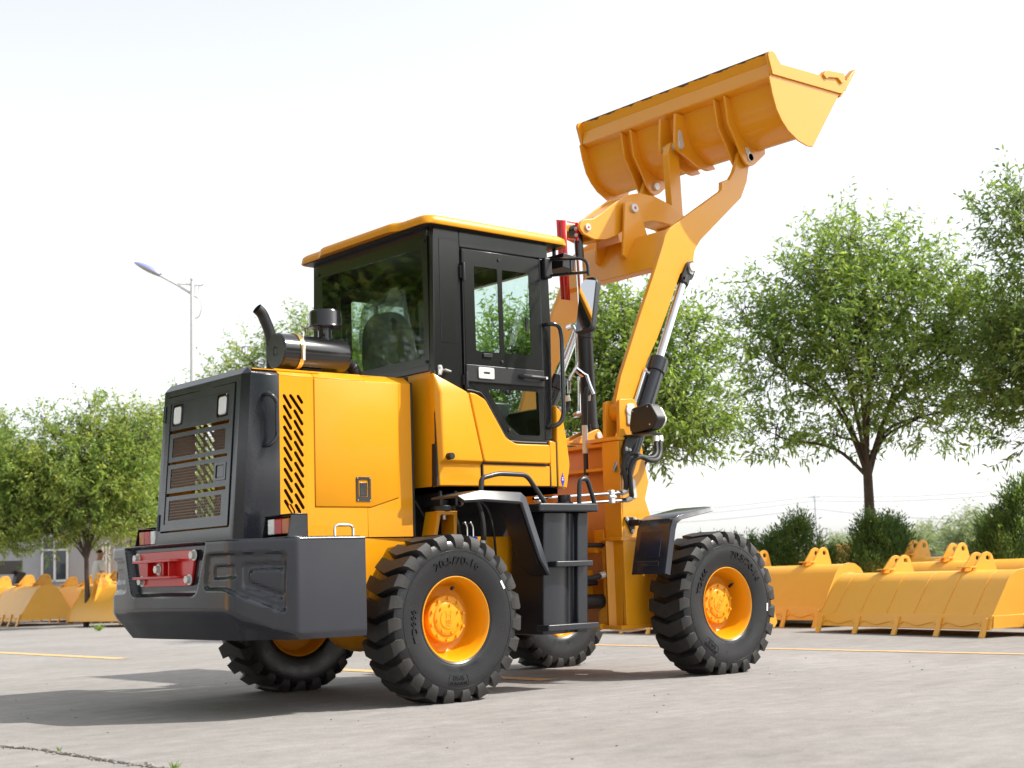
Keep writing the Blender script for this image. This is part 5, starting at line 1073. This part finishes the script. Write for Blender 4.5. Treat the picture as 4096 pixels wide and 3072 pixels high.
# ================================================================== spare buckets in rows
def yard_bucket(loc, rotz, W, sc, label, teeth=5, ears=True, lean=0.0, m_='yellow_bucket', weld=False):
    e = empty('spare_bucket', loc, label, 'bucket', 'spare buckets stored in rows'); e.rotation_euler = (0, lean, rotz); e.scale = (sc,)*3
    h = W/2/sc; M_ = MT[m_]
    prof = [(.045, .245), (.20, .50), (.29, .645), (.345, .705), (.42, .745), (.52, .76), (.62, .745), (.70, .69), (.98, .26), (1.02, .10)]
    pf = []
    for i in range(len(prof)-1): pf += [prof[i], ((prof[i][0]+prof[i+1][0])/2, (prof[i][1]+prof[i+1][1])/2)]
    pf.append(prof[-1])
    q = MB(); q.prism(prof+list(reversed(offs(prof, -.016))), 'y', -h, h); obj('shell', q, M_, e, smooth=50, loc=(0, 0, 0), bevel=.004)
    q = MB(); q.prism([(-.012, .09), (.010, .085), (.058, .250), (.036, .255)], 'y', -h-.015, h+.015); lip_ = obj('cutting_edge', q, M_, e, loc=(0, 0, 0), bevel=.003)
    for s in (-1, 1):
        q = MB(); q.prism([(.035, .245), (.195, .51), (.285, .655), (.345, .72), (.42, .758), (.52, .772), (.62, .757), (.71, .70), (.995, .26), (1.03, .10), (.90, .085), (.85, .115), (.05, .105)], 'y', *sorted((s*h, s*(h+.014)))); obj('side_plate', q, M_, e, loc=(0, 0, 0), bevel=.003)
        q = MB(); q.prism([(.02, .10), (.85, .110), (.90, .07), (.985, .06), (1.035, .12), (1.0, .255), (.045, .245)], 'y', *sorted((s*(h+.014), s*(h+.028)))); obj('side_cutter', q, M_, e, loc=(0, 0, 0), bevel=.003)
    for i in range(teeth):
        y = -h+.06+(2*h-.12)*i/max(1, teeth-1)
        q = MB(); q.prism([(-.075, .0), (-.045, .0), (.028, .20), (.026, .225), (-.002, .225), (-.03, .10)], 'y', y-.036, y+.036); obj('tooth', q, M_, e, loc=(0, 0, 0), bevel=.006)
    for i in range(teeth-1):             # cast edge segments between the teeth
        y0 = -h+.06+(2*h-.12)*i/max(1, teeth-1)+.055; y1 = -h+.06+(2*h-.12)*(i+1)/max(1, teeth-1)-.055; pts = []
        for k in range(13):
            t = k/12; pts.append((.0, y0+(y1-y0)*t, .125+.045*abs(math.cos(math.pi*t))**1.5*(1 if .08 < t < .92 else .3)))
        pts = [(x-.012+(z-.09)*.29, y, z) for x, y, z in pts]
        q = MB(); q.tube(pts, .013, 6); obj('edge_segment', q, M_, e, loc=(0, 0, 0))
    if weld:
        for k in range(6):
            y = -h+2*h*(k+.6)/6.2; q = MB(); q.tube([(x-.004, y, z+.002) for x, z in pf[:9]], .005, 5, caps=False); obj('weld_seam', q, M_, e, loc=(0, 0, 0))
    if ears:
        for y in (-h*.52, -h*.52+.15, h*.42, h*.42+.15):
            q = MB(); q.prism(rnd([(.36, .66), (.60, .955), (.665, .985), (.73, .955), (.86, .46), (.6, .5)], [0, .03, .05, .05, 0, 0]), 'y', y-.013, y+.013, holes=[circ(.672, .905, .032, 12)]); obj('ear', q, M_, e, loc=(0, 0, 0), bevel=.003)
        for y in (-h*.52, h*.42):
            q = MB(); q.box(.40, .50, y-.03, y+.18, .79, .805); obj('stop_plate', q, M_, e, loc=(0, 0, 0), bevel=.003)
    return e
yard_bucket((7.70, 1.02, 0), R(-15), 2.78, 1.0, 'spare bucket lying teeth down in front, its curved back and five teeth in full view', 5, weld=True).scale = (1, 1, .88)
yard_bucket((7.62, -1.78, 0), R(-14), 2.7, 1.22, 'spare bucket at the right edge showing only its toothed corner', 5)
yard_bucket((9.15, 4.25, 0), R(-9), 2.5, 1.03, 'spare bucket with its big plain side plate turned to us, beside the right front tyre', 5)
yard_bucket((9.55, 1.30, 0), R(-12), 3.3, 1.02, 'spare bucket right behind the full-view one, its straight top edge and ears above it', 5)
yard_bucket((10.9, 4.10, 0), R(-10), 3.2, 1.10, 'spare bucket behind the plain side plate, with a raised side plate at its right end', 5)
yard_bucket((11.2, 7.2, 0), R(-8), 2.6, 1.0, 'spare bucket whose corner just shows beside the right front tyre', 5)
yard_bucket((11.6, .2, 0), R(-10), 3.0, 1.05, 'spare bucket in the back row, only its ears showing at the right', 5)
yard_bucket((7.25, 4.30, 0), R(-10), 2.4, .95, 'spare bucket seen beneath the loader between its front tyres', 5)
yard_bucket((7.9, 7.6, 0), R(-6), 2.5, 1.0, 'spare bucket hidden behind the loader beside the one under its front axle', 5)
yard_bucket((7.15, 25.15, 0), R(-4), 2.5, 1.20, 'spare bucket at the far left with its bright side plate facing us', 5)
yard_bucket((8.95, 23.9, 0), R(3), 2.6, 1.25, 'spare bucket behind the bright side plate, its wide pale back turned to us', 6)
yard_bucket((8.35, 20.3, 0), R(188), 2.2, 1.15, 'darker spare bucket turned away, next to the left end of the bumper', 5)
yard_bucket((10.6, 26.6, 0), R(-3), 2.6, 1.22, 'spare bucket in the back row at far left, behind the bright side plate', 5)
yard_bucket((10.9, 23.2, 0), R(-3), 2.6, 1.22, 'spare bucket in the back row in front of the standing man', 5)
yard_bucket((7.3, 28.0, 0), R(-4), 2.5, 1.20, 'spare bucket cut off by the left edge', 5)
yard_bucket((10.8, 29.6, 0), R(-3), 2.6, 1.22, 'spare bucket in the back row at the left edge', 5)
yard_bucket((11.0, 20.2, 0), R(-3), 2.6, 1.25, 'spare bucket in the back row beside the left end of the bumper', 5)
yard_bucket((9.1, 27.0, 0), R(-3), 2.6, 1.15, 'spare bucket between the bright side plate and the left edge', 5)
# unseen yellow thing left of the viewpoint: an added bucket gives the bumper its reflection
yard_bucket((-7.5, 3.6, 0), R(150), 2.6, 1.3, 'spare bucket put in as the unseen yellow thing mirrored in the left half of the bumper', 5)

# ================================================================== building, lamp post, far things
DB = 41.0
o0 = gp(-160, DB); o1 = gp(760, DB); ux = (o1-o0).normalized(); Lb = (o1-o0).length
def bl(u, d, z): p = o0+ux*u; n_ = Vector((-ux.y, ux.x, 0)); n_ = n_ if n_.dot(VF) > 0 else -n_; return p+n_*d+Vector((0, 0, z))
def bbox(mb, u0, u1, d0, d1, z0, z1):
    vs = [bl(u, d, z) for u in (u0, u1) for d in (d0, d1) for z in (z0, z1)]; return mb.add(vs, [(0,1,3,2), (4,6,7,5), (0,4,5,1), (2,3,7,6), (0,2,6,4), (1,5,7,3)])
MT['wall'] = mat('grey rendered wall', (.36, .37, .40), .9, bump=(20, .2), var=(2, .5, (.28, .27, .27))); MT['frame_white'] = mat('white window frame', (.72, .73, .74), .5); MT['stone'] = mat('rough stone plinth', (.30, .26, .22), .95, bump=(8, .8), var=(5, .6, (.18, .15, .13)))
MT['pane'] = mat('dark window glass', (.05, .065, .075), .06, spec=.8)
bd = empty('grey_building', o0, 'grey rendered building with white framed windows behind the left tree', 'building')
q = MB(); bbox(q, -1, Lb, 0, 6, 0, 3.3); obj('wall', q, MT['wall'], bd)
q = MB(); bbox(q, -1.2, Lb+.2, -.25, 6.2, 3.3, 3.55); obj('roof_slab', q, MT['wall'], bd)
q = MB(); bbox(q, -1, Lb, -.06, -.01, 0, .55); obj('plinth', q, MT['stone'], bd)
pxm = 5758.12/DB
for (s0, s1, z0, z1) in ((166, 275, 1.02, 2.35), (409, 443, .55, 2.15), (560, 660, 1.02, 2.35)):
    u0 = (gp(s0, DB)-o0).dot(ux); u1 = (gp(s1, DB)-o0).dot(ux)
    q = MB(); t_ = .06
    for a in ((u0, u1, z0, z0+t_), (u0, u1, z1-t_, z1), (u0, u0+t_, z0, z1), (u1-t_, u1, z0, z1), ((u0+u1)/2-.03, (u0+u1)/2+.03, z0, z1), (u0, u1, z1-.45, z1-.40)): bbox(q, a[0], a[1], -.05, -.004, a[2], a[3])
    wf = obj('window', q, MT['frame_white'], bd)
    q = MB(); bbox(q, u0, u1, -.02, -.002, z0, z1); obj('pane', q, MT['pane'], wf)
# black steel rack at the far left
q = MB(); p_ = gp(15, 38); rk_ = empty('steel_rack', p_, 'black angular steel stand at the left edge under the tree', 'rack')
q.obox(p_+Vector((0, 0, 1.42)), (.9, .3, .35)); obj('top_beam', q, MT['satin'], rk_)
for k, dx in enumerate((-.2, .28)):
    q = MB(); q.obox(p_+VR*dx+Vector((0, 0, .65)), (.22, .22, 1.35), Matrix.Rotation(.25*(1 if k else -1), 3, VF)); obj('leg', q, MT['satin'], rk_)
# street lamp
DL = 34.0
MT['pole'] = mat('pale pole paint', (.62, .62, .60), .5); MT['pole_rust'] = mat('weathered pole', (.50, .44, .38), .7); MT['lamp_blue'] = mat('blue lamp hood', (.22, .24, .50), .4); MT['lamp_grey'] = mat('grey lamp underside', (.45, .42, .36), .6)
fl = gp(768, DL); lp = empty('street_lamp', fl, 'tall pale street lamp with a curved bracket and a blue-topped head', 'street lamp')
A = lambda sx, sy: at(sx, sy, DL)
topz = A(768, 1125)
q = MB(); q.tube([Vector((topz.x, topz.y, 0)), Vector((topz.x, topz.y, 3.9))], .078, 10); obj('lower_pole', q, MT['pole_rust'], lp)
q = MB(); q.tube([Vector((topz.x, topz.y, 3.9)), topz], [.066, .045], 10); q.lathe([(.001, -.05), (.04, -.03), (.05, 0), (.04, .03), (.001, .05)], topz+Vector((0, 0, .05)), (0, 0, 1), 12); obj('upper_pole', q, MT['pole'], lp)
q = MB(); q.tube([A(640, 1102), A(705, 1137), A(767, 1176), A(790, 1190)], .032, 8); q.tube([A(705, 1134), A(768, 1139), A(806, 1142), A(813, 1136)], .022, 6); q.tube(catmull([A(783, 1182), A(797, 1196), A(806, 1222), A(803, 1250), A(793, 1268), A(777, 1274)], 5), .022, 6)
q.tube([A(780, 1144), A(779, 1176)], .010, 6); q.tube([A(796, 1144), A(793, 1184)], .010, 6); obj('bracket_arm', q, MT['pole'], lp)
ax_ = (A(536, 1050)-A(642, 1102)); hl_ = ax_.length; axn = ax_.normalized(); upn = VF.cross(axn).normalized(); upn = upn if upn.z > 0 else -upn
q = MB(); n = 16; m_ = 12
for half, key in ((1, 'lamp_blue'), (-1, 'lamp_grey')):
    q = MB()
    for i in range(n+1):
        t = i/n; wd = .16*math.sin(math.pi*min(1, .12+t*.88))**.7+.02
        for k in range(m_+1):
            a = math.pi*k/m_; q.v.append(tuple(A(642, 1102)+axn*hl_*t+VF*math.cos(a)*wd+upn*half*math.sin(a)*wd*(.55 if half > 0 else .35)))
    q.f = [(i*(m_+1)+k, i*(m_+1)+k+1, (i+1)*(m_+1)+k+1, (i+1)*(m_+1)+k) for i in range(n) for k in range(m_)]; q.mi = [0]*len(q.f)
    obj('lamp_hood' if half > 0 else 'lamp_underside', q, MT[key], lp, smooth=60)
# far power pole and its wires
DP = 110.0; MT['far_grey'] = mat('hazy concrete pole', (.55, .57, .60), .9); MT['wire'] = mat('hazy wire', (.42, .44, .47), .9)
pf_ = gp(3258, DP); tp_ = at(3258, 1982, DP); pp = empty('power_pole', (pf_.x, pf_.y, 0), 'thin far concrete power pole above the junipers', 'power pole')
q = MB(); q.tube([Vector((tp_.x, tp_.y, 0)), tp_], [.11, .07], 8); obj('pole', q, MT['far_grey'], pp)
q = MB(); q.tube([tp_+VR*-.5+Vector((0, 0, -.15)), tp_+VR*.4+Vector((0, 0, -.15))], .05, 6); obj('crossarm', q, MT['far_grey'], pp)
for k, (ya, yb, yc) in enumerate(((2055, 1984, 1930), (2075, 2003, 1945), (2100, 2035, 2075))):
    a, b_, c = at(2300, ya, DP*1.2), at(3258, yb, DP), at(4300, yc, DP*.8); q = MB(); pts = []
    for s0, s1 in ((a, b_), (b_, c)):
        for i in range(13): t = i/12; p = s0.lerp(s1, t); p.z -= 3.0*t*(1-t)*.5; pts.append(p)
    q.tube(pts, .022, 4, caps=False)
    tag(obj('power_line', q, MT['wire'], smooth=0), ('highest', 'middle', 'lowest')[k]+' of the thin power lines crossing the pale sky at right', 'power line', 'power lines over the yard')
# far tanker and orange cab beyond the junipers, pale shrubs round them
DT = 62.0; S_ = 5758.12/DT
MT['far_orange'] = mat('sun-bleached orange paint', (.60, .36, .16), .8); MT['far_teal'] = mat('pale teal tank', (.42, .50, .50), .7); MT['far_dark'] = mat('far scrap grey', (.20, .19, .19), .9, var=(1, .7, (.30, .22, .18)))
def fbox(mb, s0, s1, y0, y1, dp=1.2):
    a = gp(s0, DT); b_ = gp(s1, DT); z0 = max(0, at(s0, y0, DT).z); z1 = at(s0, y1, DT).z
    vs = [p+VF*d+Vector((0, 0, z)) for p in (a, b_) for d in (0, dp) for z in (z0, z1)]; return mb.add(vs, [(0,1,3,2), (4,6,7,5), (0,4,5,1), (2,3,7,6), (0,2,6,4), (1,5,7,3)])
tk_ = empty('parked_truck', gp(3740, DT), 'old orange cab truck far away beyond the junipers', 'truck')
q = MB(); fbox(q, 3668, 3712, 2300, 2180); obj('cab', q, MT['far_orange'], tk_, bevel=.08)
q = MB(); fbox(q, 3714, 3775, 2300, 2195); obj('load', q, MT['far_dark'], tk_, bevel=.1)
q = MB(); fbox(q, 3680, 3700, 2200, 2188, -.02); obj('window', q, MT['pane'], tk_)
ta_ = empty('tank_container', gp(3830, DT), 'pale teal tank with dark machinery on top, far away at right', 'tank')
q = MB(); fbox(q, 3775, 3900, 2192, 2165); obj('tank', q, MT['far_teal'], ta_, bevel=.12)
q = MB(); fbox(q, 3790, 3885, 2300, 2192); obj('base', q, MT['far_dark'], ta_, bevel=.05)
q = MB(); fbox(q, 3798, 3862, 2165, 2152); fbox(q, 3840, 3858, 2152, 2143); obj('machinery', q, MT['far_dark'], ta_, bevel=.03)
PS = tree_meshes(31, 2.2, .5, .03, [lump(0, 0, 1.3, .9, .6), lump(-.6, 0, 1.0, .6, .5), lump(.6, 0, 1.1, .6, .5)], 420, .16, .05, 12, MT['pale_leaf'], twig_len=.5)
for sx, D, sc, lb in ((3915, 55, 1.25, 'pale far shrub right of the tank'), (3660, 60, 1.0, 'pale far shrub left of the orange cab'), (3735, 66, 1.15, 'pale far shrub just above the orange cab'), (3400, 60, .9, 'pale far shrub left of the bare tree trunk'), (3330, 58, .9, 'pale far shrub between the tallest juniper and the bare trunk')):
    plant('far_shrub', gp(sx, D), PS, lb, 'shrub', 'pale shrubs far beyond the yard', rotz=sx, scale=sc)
# weeds at the slab edges
def weed(loc, n, h, seed, label):
    rng = np.random.default_rng(seed); b = np.zeros((n, 3)); b[:, :2] = rng.normal(size=(n, 2))*h*.12; d = rng.normal(size=(n, 3))*.45; d[:, 2] = 1
    o = obj('weed_tuft', leaves_mesh('weed_tuft', b, d, h, h*.10, rng, MT['leaf'], .2), None, loc=loc); tag(o, label, 'weed', 'weed tufts in the concrete')
weed((-2.755, -1.42, 0), 16, .035, 1, 'tiny weed tuft in the open joint at the lower left'); weed((-2.72, -2.55, 0), 22, .05, 2, 'tiny weed tuft on the bottom edge at the end of the joint'); weed((6.0, 17.43, 0), 50, .17, 3, 'weed tuft on the concrete in front of the darker bucket'); weed((6.3, 16.4, 0), 26, .10, 4, 'smaller weed tuft right of the other, below the bumper')

# ================================================================== the man by the building
def person():
    D = 33.7; foot = gp(396, D); e = empty('person', foot, 'man in a white short-sleeved shirt standing behind the buckets at left, facing right', 'person')
    X = VR; Fw = VR*.85+VF*.5; Fw.normalize(); Sd = Fw.cross(Vector((0, 0, 1)))
    def Q(f, s, z): return foot+Fw*f+Sd*s+Vector((0, 0, z))
    def skin(name, chains, m_, sub=2):
        vs, es, rad = [], [], []; root = 0
        for ch in chains:
            prev = None
            for (p, r_) in ch:
                if isinstance(p, int): prev = p; continue
                vs.append(tuple(p)); rad.append(r_); i = len(vs)-1
                if prev is not None: es.append((prev, i))
                prev = i
        me = bpy.data.meshes.new(name); me.from_pydata(vs, es, []); me.materials.append(m_)
        o = bpy.data.objects.new(name, me); COL.objects.link(o); o.parent = e; o.matrix_parent_inverse = Matrix.Translation(foot).inverted()
        md = o.modifiers.new('skin', 'SKIN'); md.use_smooth_shade = True; sv = me.skin_vertices[0].data
        for i, r_ in enumerate(rad): sv[i].radius = (r_, r_) if not isinstance(r_, tuple) else r_
        sv[0].use_root = True
        s_ = o.modifiers.new('sub', 'SUBSURF'); s_.levels = sub; s_.render_levels = sub; return o
    sk = mat('skin', (.42, .23, .15), .5); sh = mat('white shirt', (.72, .73, .76), .8, bump=(30, .3)); tr = mat('dark trousers', (.03, .035, .05), .8); hr = mat('black hair', (.012, .011, .010), .6)
    # 0 pelvis,1 waist,2 chest,3 neck base,4 neck,5 head mid,6 head top
    body = [[(Q(0, 0, .92), .13), (Q(0, 0, 1.08), .125), (Q(.0, 0, 1.28), .15), (Q(.01, 0, 1.42), .10), (Q(.02, 0, 1.49), .055), (Q(.04, 0, 1.58), (.078, .088)), (Q(.04, 0, 1.66), .075)]]
    i = 7
    for s in (-1, 1):
        body.append([(2, 0), (Q(0, s*.19, 1.38), .06), (Q(.03+.06*(s < 0), s*.235, 1.12), .045), (Q(.24 if s < 0 else .10, s*.21, .98), .036), (Q(.36 if s < 0 else .14, s*.18, .94), .030)])
    for s in (-1, 1): body.append([(0, 0), (Q(.0, s*.10, .82), .10), (Q(.02, s*.11, .48), .065), (Q(.0, s*.11, .09), .045), (Q(.10, s*.12, .045), .04)])
    skin('body', body, sk)
    skin('shirt', [[(Q(0, 0, .88), .165), (Q(0, 0, 1.06), .16), (Q(0, 0, 1.27), .175), (Q(.01, 0, 1.41), .12), (Q(.012, 0, 1.45), .075)]]+[[(2, 0), (Q(0, s*.19, 1.39), .078), (Q(.03, s*.225, 1.17), .068)] for s in (-1, 1)], sh)
    skin('trousers', [[(Q(0, 0, .95), .15), (Q(0, 0, .84), .14)]]+[[(1, 0), (Q(.0, s*.10, .78), .11), (Q(.02, s*.11, .48), .080), (Q(.0, s*.11, .10), .062)] for s in (-1, 1)], tr)
    skin('hair', [[(Q(.0, 0, 1.60), .078), (Q(.015, 0, 1.66), .085), (Q(.03, 0, 1.70), .06)]], hr)
    for s in (-1, 1):
        h_ = Q(.36 if s < 0 else .14, s*.18, .94); dr = (Fw*.8+Vector((0, 0, -.5))).normalized() if s < 0 else Vector((0, 0, -1)); sdv = Sd
        for k in range(5):
            q_ = h_+sdv*(.016*(k-2)); q = MB(); L_ = (.05, .07, .075, .07, .055)[k]; q.tube([q_, q_+dr*L_*.6, q_+dr*L_-Vector((0, 0, .012))], [.010, .009, .007], 6); obj('finger', q, sk, e)
person()

for o in bpy.data.objects:
    if o.parent is not None and o.name.split('.')[0] in ('latch_screws', 'bracket_bolts', 'lamp_screws', 'window_button', 'glass_fitting', 'panel_seals', 'mount_bolt', 'hose_fitting', 'mesh_sheet', 'sticker_print', 'valve_elbow'): o['kind'] = 'stuff'
